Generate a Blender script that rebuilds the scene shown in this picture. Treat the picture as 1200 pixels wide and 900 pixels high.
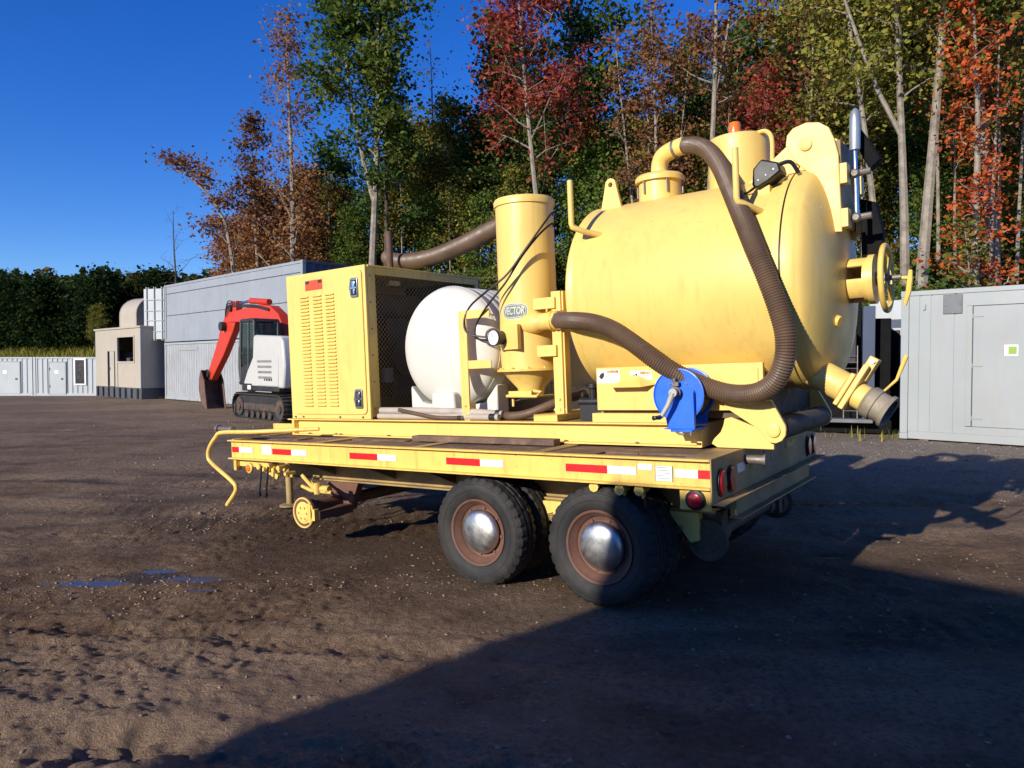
import bpy, math, random
import numpy as np
from mathutils import Vector, Matrix, noise as mnoise

for o in list(bpy.data.objects):
    bpy.data.objects.remove(o)
SC = bpy.context.scene
COL = SC.collection
R = math.radians

# ------------------------------------------------------------------ camera, sky, sun, exposure
cam = bpy.data.cameras.new('camera')
cam.sensor_width = 36.0
cam.lens = 26.25
cam.clip_start = 0.05
cam.clip_end = 3000
camo = bpy.data.objects.new('camera', cam)
COL.objects.link(camo)
camo.location = (0, 0, 1.6)
camo.rotation_euler = (R(90 - 1.571), 0, 0)
SC.camera = camo

SUN_EL, SUN_A = 19.5, 42.0          # elevation; degrees left of straight behind the camera
S = Vector((-math.sin(R(SUN_A)) * math.cos(R(SUN_EL)), -math.cos(R(SUN_A)) * math.cos(R(SUN_EL)), math.sin(R(SUN_EL))))
world = bpy.data.worlds.new('World')
SC.world = world
world.use_nodes = True
wn = world.node_tree.nodes
wl = world.node_tree.links
sky = wn.new('ShaderNodeTexSky')
sky.sky_type = 'NISHITA'
sky.sun_disc = False
sky.sun_elevation = R(SUN_EL)
sky.sun_rotation = R(180 + SUN_A)
sky.altitude = 400
sky.air_density = 1.0
sky.dust_density = 0.0
sky.ozone_density = 6.0
bg = wn['Background']
bg.inputs['Strength'].default_value = 0.15
skyhs = wn.new('ShaderNodeHueSaturation')
skyhs.inputs['Saturation'].default_value = 1.2
skyhs.inputs['Hue'].default_value = 0.519
wl.new(sky.outputs[0], skyhs.inputs['Color'])
wl.new(skyhs.outputs[0], bg.inputs['Color'])

sun = bpy.data.lights.new('sun', 'SUN')
sun.energy = 5.0
sun.angle = R(0.55)
sun.color = (1.0, 0.92, 0.78)
suno = bpy.data.objects.new('sun', sun)
COL.objects.link(suno)
suno.rotation_euler = (-S).to_track_quat('-Z', 'Y').to_euler()
suno.location = (-10, -10, 12)

SC.view_settings.view_transform = 'Standard'
SC.view_settings.look = 'None'
SC.view_settings.gamma = 1.0
SC.view_settings.use_curve_mapping = False
SC.view_settings.exposure = 0.22
SC.render.engine = 'CYCLES'
SC.cycles.max_bounces = 6
SC.cycles.use_denoising = True

# ------------------------------------------------------------------ materials
def nd(nt, t, **k):
    n = nt.nodes.new(t)
    for a, b in k.items():
        setattr(n, a, b)
    return n

def ramp(nt, src, stops):
    r = nd(nt, 'ShaderNodeValToRGB')
    e = r.color_ramp.elements
    while len(e) < len(stops):
        e.new(0.5)
    for i, (p, c) in enumerate(stops):
        e[i].position = p
        e[i].color = (c[0], c[1], c[2], 1) if hasattr(c, '__len__') else (c, c, c, 1)
    nt.links.new(src, r.inputs[0])
    return r.outputs[0]

def noise(nt, vec, scale, detail=4, rough=0.55):
    n = nd(nt, 'ShaderNodeTexNoise')
    n.inputs['Scale'].default_value = scale
    n.inputs['Detail'].default_value = detail
    n.inputs['Roughness'].default_value = rough
    nt.links.new(vec, n.inputs['Vector'])
    return n.outputs['Fac']

def mixc(nt, fac, a, b, mode='MIX'):
    m = nd(nt, 'ShaderNodeMix', data_type='RGBA', blend_type=mode)
    for i, s in ((0, fac), (6, a), (7, b)):
        if hasattr(s, 'links') or hasattr(s, 'is_linked'):
            nt.links.new(s, m.inputs[i])
        elif hasattr(s, '__len__'):
            m.inputs[i].default_value = (s[0], s[1], s[2], 1)
        else:
            m.inputs[i].default_value = s
    return m.outputs[2]

MATS = {}
def M(name, col, rough=0.5, metal=0.0, var=0.18, vs=3.0, grime=None, gs=1.5, gt=(0.55, 0.75), gstr=0.5,
      chips=None, streak=None, bump=0.0, bs=60, spec=0.5, coat=0.0, emit=None):
    m = bpy.data.materials.new(name)
    m.use_nodes = True
    nt = m.node_tree
    b = nt.nodes['Principled BSDF']
    tc = nd(nt, 'ShaderNodeTexCoord')
    v = tc.outputs['Object']
    c0 = [max(0, x * (1 - var)) for x in col]
    c1 = [min(1, x * (1 + var)) for x in col]
    c = ramp(nt, noise(nt, v, vs, 5), [(0.3, c0), (0.7, c1)])
    if streak:
        mp = nd(nt, 'ShaderNodeMapping')
        mp.inputs['Scale'].default_value = (9, 9, 0.7)
        nt.links.new(v, mp.inputs[0])
        f = ramp(nt, noise(nt, mp.outputs[0], 2.0, 4), [(0.52, 0.0), (0.72, streak[1])])
        c = mixc(nt, f, c, streak[0])
    if grime:
        f = ramp(nt, noise(nt, v, gs, 6, 0.65), [(gt[0], 0.0), (gt[1], gstr)])
        c = mixc(nt, f, c, grime)
    if chips:
        f = ramp(nt, noise(nt, v, 38, 3, 0.6), [(chips[1], 0.0), (chips[1] + 0.02, 1.0)])
        c = mixc(nt, f, c, chips[0])
    nt.links.new(c, b.inputs['Base Color'])
    rr = ramp(nt, noise(nt, v, vs * 2.3, 5), [(0.3, max(0, rough - 0.08)), (0.7, min(1, rough + 0.1))])
    nt.links.new(rr, b.inputs['Roughness'])
    b.inputs['Metallic'].default_value = metal
    b.inputs['Specular IOR Level'].default_value = spec
    if coat:
        b.inputs['Coat Weight'].default_value = coat
        b.inputs['Coat Roughness'].default_value = 0.15
    if emit:
        b.inputs['Emission Color'].default_value = (*emit[0], 1)
        b.inputs['Emission Strength'].default_value = emit[1]
    if bump:
        bp = nd(nt, 'ShaderNodeBump')
        bp.inputs['Strength'].default_value = bump
        bp.inputs['Distance'].default_value = 0.01
        nt.links.new(noise(nt, v, bs, 6, 0.6), bp.inputs['Height'])
        nt.links.new(bp.outputs[0], b.inputs['Normal'])
    MATS[name] = m
    return m

RUST = (0.16, 0.07, 0.035)
YELC = (0.82, 0.565, 0.155)
YEL = M('yellow_paint', YELC, 0.42, var=0.05, vs=2.0, grime=(0.45, 0.29, 0.08), gs=1.6, gt=(0.54, 0.82), gstr=0.32,
        chips=(RUST, 0.725), streak=((0.40, 0.27, 0.10), 0.22), bump=0.06, bs=9)
YEL2 = M('yellow_frame_paint', (0.80, 0.535, 0.12), 0.48, var=0.07, vs=3.0, grime=(0.33, 0.21, 0.08), gs=2.5, gt=(0.52, 0.78),
         gstr=0.55, chips=(RUST, 0.705), streak=((0.30, 0.19, 0.08), 0.45), bump=0.08, bs=14)
YELD = M('dusty_shaded_yellow_paint', (0.38, 0.26, 0.10), 0.6, var=0.15, vs=4, grime=(0.16, 0.11, 0.07), gs=3, gt=(0.4, 0.7), gstr=0.7)  # dusty yellow, base also darkened to paint in shade on the trailer rear
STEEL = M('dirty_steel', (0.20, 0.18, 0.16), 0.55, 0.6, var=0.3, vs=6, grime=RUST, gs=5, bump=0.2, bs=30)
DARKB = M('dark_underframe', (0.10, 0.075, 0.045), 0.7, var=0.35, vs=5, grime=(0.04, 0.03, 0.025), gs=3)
DARKV = M('matt_black_and_shade', (0.006, 0.006, 0.007), 0.8, var=0.1, spec=0.15)  # plain black; on the equipment module it paints in deep shade
CHROME = M('hub_cap_metal', (0.55, 0.54, 0.52), 0.42, 1.0, var=0.1, vs=8, grime=(0.3, 0.27, 0.24), gs=6, gstr=0.6, bump=0.03, bs=20)
RUSTM = M('rust_primer', (0.135, 0.062, 0.042), 0.75, var=0.2, vs=7, grime=(0.11, 0.06, 0.045), gs=8, bump=0.15, bs=40)
RUBBER = M('tyre_rubber', (0.016, 0.0155, 0.0155), 0.72, var=0.25, vs=5, grime=(0.075, 0.058, 0.045), gs=6, gt=(0.45, 0.8), gstr=0.5, bump=0.15, bs=50)
BLACK = M('black_plastic', (0.012, 0.012, 0.013), 0.45, var=0.2, grime=(0.05, 0.045, 0.04), gs=5)
HOSE = M('brown_hose', (0.105, 0.062, 0.036), 0.5, var=0.22, vs=5, grime=(0.17, 0.13, 0.095), gs=4, gt=(0.5, 0.75), gstr=0.45)
WHITEP = M('white_polyethylene', (0.62, 0.60, 0.54), 0.5, var=0.04, vs=2, grime=(0.60, 0.56, 0.48), gs=2.0, gt=(0.55, 0.85), gstr=0.35,
           streak=((0.55, 0.50, 0.42), 0.2))
BLUE = M('blue_paint', (0.006, 0.13, 0.72), 0.42, var=0.1, vs=5, chips=((0.06, 0.05, 0.05), 0.74), grime=(0.02, 0.08, 0.35), gs=4)
WOOD = M('deck_wood', (0.17, 0.105, 0.07), 0.8, var=0.4, vs=9, grime=(0.07, 0.045, 0.035), gs=5, gt=(0.42, 0.7), gstr=0.8, bump=0.3, bs=60)
WHITE = M('white_sticker', (0.80, 0.80, 0.78), 0.5, var=0.03, grime=(0.6, 0.57, 0.5), gs=8, gstr=0.4)
RED = M('red_tape', (0.62, 0.012, 0.018), 0.35, var=0.08, vs=20, grime=(0.35, 0.02, 0.02), gs=12, gstr=0.5)
WTAPE = M('white_tape', (0.70, 0.70, 0.72), 0.35, var=0.06, vs=20, grime=(0.55, 0.45, 0.28), gs=12, gstr=0.5)
REDLENS = M('red_lens', (0.32, 0.006, 0.01), 0.2, var=0.1, vs=30, coat=0.6)
AMBER = M('amber_lens', (0.75, 0.17, 0.005), 0.2, var=0.1, vs=30, coat=0.6)
SIGNRED = M('orange_red_sticker', (0.62, 0.07, 0.025), 0.5, var=0.1)
CHRM = M('bright_chrome', (0.75, 0.75, 0.76), 0.18, 1.0, var=0.05)
INK = M('ink_black', (0.02, 0.02, 0.02), 0.6)
EMBL = M('emblem_grey', (0.13, 0.17, 0.15), 0.5, var=0.1)
PIPERUST = M('rusty_pipe', (0.12, 0.07, 0.05), 0.8, 0.2, var=0.3, vs=6)
GLASSW = M('gauge_face', (0.75, 0.77, 0.78), 0.15, var=0.1, vs=30, coat=0.5)
CGREY = M('grey_container_paint', (0.27, 0.30, 0.335), 0.55, var=0.06, vs=0.7, grime=(0.30, 0.27, 0.24), gs=0.9, gt=(0.56, 0.8), gstr=0.5,
          streak=((0.24, 0.16, 0.11), 0.4), chips=(RUST, 0.78))
CGREYL = M('pale_grey_container_paint', (0.30, 0.325, 0.325), 0.5, var=0.06, vs=0.7, grime=(0.36, 0.35, 0.31), gs=1.1, gt=(0.56, 0.8), gstr=0.45,
           streak=((0.33, 0.27, 0.22), 0.3), chips=(RUST, 0.79))
CWHITE = M('white_container_paint', (0.42, 0.455, 0.47), 0.55, var=0.05, vs=0.8, grime=(0.40, 0.38, 0.34), gs=1.2, gstr=0.45, streak=((0.33, 0.28, 0.22), 0.3))
CBLUE = M('blue_container_paint', (0.05, 0.07, 0.125), 0.55, var=0.08, vs=1, grime=(0.09, 0.10, 0.16), gs=1.2)
TAN = M('tan_enclosure_paint', (0.40, 0.35, 0.28), 0.6, var=0.06, vs=1, grime=(0.36, 0.29, 0.21), gs=1.0, gstr=0.5, streak=((0.33, 0.26, 0.18), 0.35))
DGREY = M('dark_grey_steel', (0.07, 0.075, 0.085), 0.6, var=0.2, grime=(0.12, 0.10, 0.08), gs=3)
EXRED = M('excavator_red', (0.56, 0.040, 0.014), 0.4, var=0.08, vs=3, grime=(0.20, 0.04, 0.03), gs=3, gstr=0.5)
EXWHITE = M('excavator_white', (0.50, 0.49, 0.46), 0.42, var=0.04, vs=2, grime=(0.5, 0.46, 0.4), gs=2, gstr=0.5)
EXDARK = M('excavator_dark', (0.025, 0.024, 0.024), 0.55, var=0.3, grime=(0.07, 0.055, 0.04), gs=4)
TRACKM = M('muddy_track', (0.045, 0.038, 0.032), 0.8, var=0.4, vs=6, grime=(0.14, 0.075, 0.045), gs=5, gt=(0.45, 0.65), gstr=0.8)
BUCKETM = M('worn_bucket_steel', (0.17, 0.10, 0.07), 0.7, 0.3, var=0.3, vs=4, grime=(0.09, 0.05, 0.035), gs=4)
STONE = M('clod_earth', (0.24, 0.17, 0.115), 0.95, var=0.4, vs=2.0, bump=0.3, bs=80)
STONEG = M('grey_stone', (0.21, 0.20, 0.185), 0.9, var=0.3, vs=3.0, bump=0.2, bs=80)
SIDING = M('shed_siding', (0.30, 0.30, 0.29), 0.7)

def glass(name, tint=(0.6, 0.65, 0.68)):
    m = bpy.data.materials.new(name)
    m.use_nodes = True
    b = m.node_tree.nodes['Principled BSDF']
    b.inputs['Base Color'].default_value = (*tint, 1)
    b.inputs['Transmission Weight'].default_value = 0.9
    b.inputs['Roughness'].default_value = 0.04
    b.inputs['IOR'].default_value = 1.2
    return m
GLASS = glass('cab_glass', (0.16, 0.22, 0.22))

def nd_half(nt, src):
    m = nd(nt, 'ShaderNodeMath', operation='MULTIPLY'); m.inputs[1].default_value = 0.5
    nt.links.new(src, m.inputs[0])
    return m.outputs[0]

def ground_mat():
    m = bpy.data.materials.new('dirt_ground')
    m.use_nodes = True
    nt = m.node_tree
    b = nt.nodes['Principled BSDF']
    v = nd(nt, 'ShaderNodeTexCoord').outputs['Object']
    mp = nd(nt, 'ShaderNodeMapping')
    mp.inputs['Rotation'].default_value = (0, 0, R(33))
    mp.inputs['Scale'].default_value = (0.35, 1.0, 1.0)
    nt.links.new(v, mp.inputs[0])
    big = noise(nt, v, 0.30, 5, 0.6)
    tracks = noise(nt, mp.outputs[0], 0.9, 5, 0.6)
    mid = noise(nt, v, 2.2, 6, 0.65)
    fine = noise(nt, v, 28, 6, 0.7)
    c = ramp(nt, mid, [(0.30, (0.115, 0.070, 0.040)), (0.50, (0.225, 0.148, 0.088)), (0.72, (0.345, 0.250, 0.165))])
    c = mixc(nt, ramp(nt, big, [(0.44, 0.0), (0.58, 0.75)]), c, (0.40, 0.30, 0.205))
    c = mixc(nt, ramp(nt, tracks, [(0.52, 0.0), (0.66, 0.8)]), c, (0.075, 0.049, 0.033))
    # dry grey gravel apron towards the grey container on the right
    sep = nd(nt, 'ShaderNodeSeparateXYZ')
    nt.links.new(v, sep.inputs[0])
    def lin(a, bq, cc):
        m1 = nd(nt, 'ShaderNodeMath', operation='MULTIPLY'); m1.inputs[1].default_value = a
        nt.links.new(sep.outputs[0], m1.inputs[0])
        m2 = nd(nt, 'ShaderNodeMath', operation='MULTIPLY_ADD'); m2.inputs[1].default_value = bq
        nt.links.new(sep.outputs[1], m2.inputs[0]); nt.links.new(m1.outputs[0], m2.inputs[2])
        m3 = nd(nt, 'ShaderNodeMath', operation='ADD'); m3.inputs[1].default_value = cc
        nt.links.new(m2.outputs[0], m3.inputs[0])
        return m3.outputs[0]
    g = lin(0.10, 0.10, -1.45)
    gm = nd(nt, 'ShaderNodeMath', operation='MULTIPLY_ADD'); gm.inputs[1].default_value = 0.8; 
    nt.links.new(mid, gm.inputs[0]); nt.links.new(g, gm.inputs[2])
    gx = nd(nt, 'ShaderNodeMath', operation='GREATER_THAN'); gx.inputs[1].default_value = 2.0
    nt.links.new(sep.outputs[0], gx.inputs[0])
    gf = ramp(nt, gm.outputs[0], [(0.35, 0.0), (0.75, 0.9)])
    gg = nd(nt, 'ShaderNodeMath', operation='MULTIPLY')
    nt.links.new(gf, gg.inputs[0]); nt.links.new(gx.outputs[0], gg.inputs[1])
    c = mixc(nt, gg.outputs[0], c, (0.36, 0.32, 0.275))
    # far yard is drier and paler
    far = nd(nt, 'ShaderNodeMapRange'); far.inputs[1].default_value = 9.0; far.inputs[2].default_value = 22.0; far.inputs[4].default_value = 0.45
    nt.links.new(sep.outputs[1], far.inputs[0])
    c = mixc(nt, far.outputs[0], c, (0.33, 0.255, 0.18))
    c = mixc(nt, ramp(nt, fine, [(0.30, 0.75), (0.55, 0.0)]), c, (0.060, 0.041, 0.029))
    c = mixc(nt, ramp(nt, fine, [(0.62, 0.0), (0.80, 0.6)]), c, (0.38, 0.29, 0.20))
    # damp dark mud worked up round the trailer, dry pale crust in front of it
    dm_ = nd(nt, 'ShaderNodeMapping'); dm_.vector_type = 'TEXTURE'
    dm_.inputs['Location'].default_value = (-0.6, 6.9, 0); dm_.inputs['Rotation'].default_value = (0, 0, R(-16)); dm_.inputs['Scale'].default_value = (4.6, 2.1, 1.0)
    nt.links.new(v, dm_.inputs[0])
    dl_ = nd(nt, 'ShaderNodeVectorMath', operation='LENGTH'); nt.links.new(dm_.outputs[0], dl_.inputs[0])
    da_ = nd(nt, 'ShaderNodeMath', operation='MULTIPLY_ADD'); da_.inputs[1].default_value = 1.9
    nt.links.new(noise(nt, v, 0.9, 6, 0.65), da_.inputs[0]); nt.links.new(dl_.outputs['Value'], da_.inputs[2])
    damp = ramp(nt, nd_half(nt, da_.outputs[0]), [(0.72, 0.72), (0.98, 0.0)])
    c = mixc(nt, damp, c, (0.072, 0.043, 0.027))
    cr_ = nd(nt, 'ShaderNodeMapping'); cr_.vector_type = 'TEXTURE'
    cr_.inputs['Location'].default_value = (-1.7, 3.5, 0); cr_.inputs['Scale'].default_value = (3.0, 1.5, 1.0)
    nt.links.new(v, cr_.inputs[0])
    cl_ = nd(nt, 'ShaderNodeVectorMath', operation='LENGTH'); nt.links.new(cr_.outputs[0], cl_.inputs[0])
    ca_ = nd(nt, 'ShaderNodeMath', operation='MULTIPLY_ADD'); ca_.inputs[1].default_value = 2.2
    nt.links.new(noise(nt, v, 1.3, 7, 0.7), ca_.inputs[0]); nt.links.new(cl_.outputs['Value'], ca_.inputs[2])
    c = mixc(nt, ramp(nt, nd_half(nt, ca_.outputs[0]), [(0.70, 0.5), (0.95, 0.0)]), c, (0.36, 0.27, 0.195))
    c = mixc(nt, 1.0, c, (0.93, 0.86, 0.80), 'MULTIPLY')
    # damp margins round the puddles
    pm_ = nd(nt, 'ShaderNodeMapping'); pm_.vector_type = 'TEXTURE'
    pm_.inputs['Location'].default_value = (-2.85, 5.78, 0); pm_.inputs['Scale'].default_value = (1.25, 0.50, 1.0)
    nt.links.new(v, pm_.inputs[0])
    ln = nd(nt, 'ShaderNodeVectorMath', operation='LENGTH'); nt.links.new(pm_.outputs[0], ln.inputs[0])
    la = nd(nt, 'ShaderNodeMath', operation='MULTIPLY_ADD'); la.inputs[1].default_value = 1.1
    nt.links.new(mid, la.inputs[0]); nt.links.new(ln.outputs['Value'], la.inputs[2])
    wet = ramp(nt, la.outputs[0], [(0.75, 0.85), (1.0, 0.0)])
    c = mixc(nt, wet, c, (0.035, 0.024, 0.019))
    nt.links.new(c, b.inputs['Base Color'])
    rr = ramp(nt, tracks, [(0.5, 0.95), (0.68, 0.72)])
    rr = mixc(nt, wet, rr, (0.45, 0.45, 0.45))
    nt.links.new(rr, b.inputs['Roughness'])
    b.inputs['Specular IOR Level'].default_value = 0.25
    bp = nd(nt, 'ShaderNodeBump')
    bp.inputs['Strength'].default_value = 0.9
    bp.inputs['Distance'].default_value = 0.07
    h = nd(nt, 'ShaderNodeMath', operation='MULTIPLY_ADD'); h.inputs[1].default_value = 0.5
    nt.links.new(noise(nt, v, 75, 5, 0.7), h.inputs[0])
    nt.links.new(noise(nt, v, 14, 7, 0.7), h.inputs[2])
    nt.links.new(h.outputs[0], bp.inputs['Height'])
    nt.links.new(bp.outputs[0], b.inputs['Normal'])
    return m
GROUND = ground_mat()

def simple(name, stops, scale, rough=0.9):
    m = bpy.data.materials.new(name)
    m.use_nodes = True
    nt = m.node_tree
    b = nt.nodes['Principled BSDF']
    v = nd(nt, 'ShaderNodeTexCoord').outputs['Object']
    nt.links.new(ramp(nt, noise(nt, v, scale, 6, 0.65), stops), b.inputs['Base Color'])
    b.inputs['Roughness'].default_value = rough
    b.inputs['Specular IOR Level'].default_value = 0.2
    return m
HILL = simple('forest_floor', [(0.3, (0.030, 0.030, 0.015)), (0.55, (0.075, 0.055, 0.03)), (0.75, (0.06, 0.08, 0.03))], 0.8)
GRASSM = simple('bank_grass', [(0.3, (0.07, 0.09, 0.03)), (0.6, (0.13, 0.14, 0.05)), (0.8, (0.16, 0.13, 0.07))], 1.5)
BARK = simple('grey_bark', [(0.3, (0.13, 0.11, 0.09)), (0.55, (0.27, 0.235, 0.19)), (0.8, (0.38, 0.34, 0.28))], 3.0)
BARKD = simple('dark_bark', [(0.3, (0.045, 0.036, 0.028)), (0.6, (0.10, 0.08, 0.06)), (0.8, (0.17, 0.14, 0.11))], 3.0)

def leafmat(name, a, b_, c_):
    m = bpy.data.materials.new(name)
    m.use_nodes = True
    nt = m.node_tree
    nt.nodes.remove(nt.nodes['Principled BSDF'])
    out = nt.nodes['Material Output']
    at = nd(nt, 'ShaderNodeAttribute', attribute_name='tint')
    oi = nd(nt, 'ShaderNodeObjectInfo')
    col = ramp(nt, at.outputs['Fac'], [(0.0, a), (0.5, b_), (1.0, c_)])
    hs = nd(nt, 'ShaderNodeHueSaturation')
    mr = nd(nt, 'ShaderNodeMapRange'); mr.inputs[3].default_value = 0.75; mr.inputs[4].default_value = 1.25
    nt.links.new(oi.outputs['Random'], mr.inputs[0])
    nt.links.new(mr.outputs[0], hs.inputs['Value'])
    nt.links.new(col, hs.inputs['Color'])
    d = nd(nt, 'ShaderNodeBsdfDiffuse')
    t = nd(nt, 'ShaderNodeBsdfTranslucent')
    nt.links.new(hs.outputs[0], d.inputs[0]); nt.links.new(hs.outputs[0], t.inputs[0])
    mx = nd(nt, 'ShaderNodeMixShader'); mx.inputs[0].default_value = 0.30
    nt.links.new(d.outputs[0], mx.inputs[1]); nt.links.new(t.outputs[0], mx.inputs[2])
    nt.links.new(mx.outputs[0], out.inputs[0])
    return m
LEAF = {
    'green': leafmat('leaf_green', (0.042, 0.086, 0.020), (0.11, 0.17, 0.036), (0.23, 0.24, 0.05)),
    'dark': leafmat('leaf_dark_green', (0.022, 0.052, 0.017), (0.056, 0.105, 0.028), (0.14, 0.175, 0.042)),
    'olive': leafmat('leaf_olive', (0.095, 0.12, 0.026), (0.24, 0.235, 0.05), (0.37, 0.29, 0.06)),
    'orange': leafmat('leaf_orange', (0.19, 0.075, 0.038), (0.34, 0.155, 0.070), (0.34, 0.22, 0.08)),
    'russet': leafmat('leaf_russet', (0.13, 0.055, 0.038), (0.23, 0.105, 0.060), (0.28, 0.17, 0.07)),
    'red': leafmat('leaf_red', (0.15, 0.024, 0.022), (0.28, 0.052, 0.038), (0.34, 0.11, 0.05)),
    'bright': leafmat('leaf_bright_red', (0.30, 0.042, 0.020), (0.46, 0.095, 0.032), (0.46, 0.18, 0.05)),
    'mixed': leafmat('leaf_mixed', (0.055, 0.090, 0.022), (0.16, 0.165, 0.036), (0.32, 0.15, 0.045)),
    'deep': leafmat('leaf_deep_green', (0.010, 0.024, 0.010), (0.022, 0.044, 0.014), (0.055, 0.070, 0.020)),
    'far': leafmat('leaf_far', (0.045, 0.080, 0.030), (0.090, 0.125, 0.040), (0.24, 0.14, 0.045)),
}

def water_mat():
    m = bpy.data.materials.new('puddle_water')
    m.use_nodes = True
    nt = m.node_tree
    b = nt.nodes['Principled BSDF']
    b.inputs['Base Color'].default_value = (0.07, 0.05, 0.036, 1)
    b.inputs['Roughness'].default_value = 0.14
    b.inputs['Specular IOR Level'].default_value = 0.22
    v = nd(nt, 'ShaderNodeTexCoord').outputs['Object']
    bp = nd(nt, 'ShaderNodeBump'); bp.inputs['Strength'].default_value = 0.05
    nt.links.new(noise(nt, v, 14, 2), bp.inputs['Height'])
    nt.links.new(bp.outputs[0], b.inputs['Normal'])
    return m
WATER = water_mat()

# ------------------------------------------------------------------ mesh helpers
def frame_from(d):
    d = Vector(d).normalized()
    u = d.cross(Vector((0, 0, 1)))
    if u.length < 1e-3:
        u = Vector((1, 0, 0))
    u.normalize()
    return d, u, d.cross(u)

def spline(pts, n=8):
    P = [Vector(p) for p in pts]
    P = [P[0] * 2 - P[1]] + P + [P[-1] * 2 - P[-2]]
    out = []
    for i in range(1, len(P) - 2):
        for k in range(n):
            t = k / n
            a, b, c, d = P[i - 1], P[i], P[i + 1], P[i + 2]
            out.append(0.5 * ((2 * b) + (c - a) * t + (2 * a - 5 * b + 4 * c - d) * t * t + (3 * b - a - 3 * c + d) * t ** 3))
    out.append(P[-2])
    return out

def resample(pts, step):
    out = [pts[0].copy()]
    acc = 0.0
    for a, b in zip(pts[:-1], pts[1:]):
        L = (b - a).length
        while acc + L >= step:
            a = a + (b - a) * ((step - acc) / L)
            out.append(a.copy())
            L = (b - a).length
            acc = 0.0
            if L < 1e-9:
                break
        acc += L
    out.append(pts[-1].copy())
    return out

class MB:
    def __init__(s):
        s.v = []
        s.f = []
    def add(s, v, f):
        o = len(s.v)
        s.v += [tuple(p) for p in v]
        s.f += [tuple(i + o for i in q) for q in f]
        return s
    def box(s, x0, x1, y0, y1, z0, z1):
        v = [(x, y, z) for x in (x0, x1) for y in (y0, y1) for z in (z0, z1)]
        return s.add(v, [(0, 1, 3, 2), (4, 6, 7, 5), (0, 4, 5, 1), (2, 3, 7, 6), (0, 2, 6, 4), (1, 5, 7, 3)])
    def prism(s, poly, axis, a, b):
        n = len(poly)
        def mk(p, h):
            return {'x': (h, p[0], p[1]), 'y': (p[0], h, p[1]), 'z': (p[0], p[1], h)}[axis]
        v = [mk(p, a) for p in poly] + [mk(p, b) for p in poly]
        area = sum(poly[i][0] * poly[(i + 1) % n][1] - poly[(i + 1) % n][0] * poly[i][1] for i in range(n))
        f = [tuple(range(n - 1, -1, -1)), tuple(range(n, 2 * n))] + [(i, (i + 1) % n, (i + 1) % n + n, i + n) for i in range(n)]
        flip = (area < 0) ^ (axis == 'y') ^ (b < a)
        if flip:
            f = [q[::-1] for q in f]
        return s.add(v, f)
    def lathe(s, prof, o, d, n=24, cap0=True, cap1=True, mod=None):
        d, u, w = frame_from(d)
        o = Vector(o)
        v = []
        for j, (t, r) in enumerate(prof):
            for i in range(n):
                a = 2 * math.pi * i / n
                rr = r * (mod(i, j) if mod else 1)
                v.append(o + d * t + (u * math.cos(a) + w * math.sin(a)) * rr)
        f = []
        for j in range(len(prof) - 1):
            for i in range(n):
                i2 = (i + 1) % n
                f.append((j * n + i, j * n + i2, (j + 1) * n + i2, (j + 1) * n + i))
        if cap0:
            f.append(tuple(range(n - 1, -1, -1)))
        if cap1:
            f.append(tuple((len(prof) - 1) * n + i for i in range(n)))
        return s.add(v, f)
    def cyl(s, p0, p1, r0, r1=None, n=20, cap=True):
        d = Vector(p1) - Vector(p0)
        return s.lathe([(0, r0), (d.length, r0 if r1 is None else r1)], p0, d, n, cap, cap)
    def tube(s, pts, r, n=10, cap=True, closed=False):
        P = [Vector(p) for p in pts]
        m = len(P)
        rs = r if hasattr(r, '__len__') else [r] * m
        T = []
        for i in range(m):
            if closed:
                t = P[(i + 1) % m] - P[i - 1]
            else:
                t = P[min(i + 1, m - 1)] - P[max(i - 1, 0)]
            T.append(t.normalized() if t.length > 1e-9 else Vector((0, 0, 1)))
        _, u, _ = frame_from(T[0])
        v = []
        for i in range(m):
            u = (u - T[i] * u.dot(T[i])).normalized()
            w = T[i].cross(u)
            for k in range(n):
                a = 2 * math.pi * k / n
                v.append(P[i] + (u * math.cos(a) + w * math.sin(a)) * rs[i])
        f = []
        for i in range(m if closed else m - 1):
            i2 = (i + 1) % m
            for k in range(n):
                k2 = (k + 1) % n
                f.append((i * n + k, i * n + k2, i2 * n + k2, i2 * n + k))
        if cap and not closed:
            f.append(tuple(range(n - 1, -1, -1)))
            f.append(tuple((m - 1) * n + k for k in range(n)))
        return s.add(v, f)
    def ring(s, c, d, R_, r, n=40, k=8):
        d, u, w = frame_from(d)
        c = Vector(c)
        return s.tube([c + (u * math.cos(2 * math.pi * i / n) + w * math.sin(2 * math.pi * i / n)) * R_ for i in range(n)], r, k, closed=True)
    def bolt(s, p, d, r=0.012, h=0.012):
        return s.cyl(p, Vector(p) + Vector(d).normalized() * h, r, n=6)
    def mesh(s, name, mat, smooth=35, off=(0, 0, 0)):
        me = bpy.data.meshes.new(name)
        ox, oy, oz = off
        me.from_pydata([(a - ox, b - oy, c - oz) for a, b, c in s.v], [], s.f)
        if mat:
            me.materials.append(mat)
        if smooth:
            me.polygons.foreach_set('use_smooth', [True] * len(me.polygons))
            me.set_sharp_from_angle(angle=R(smooth))
        me.update()
        return me

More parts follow.
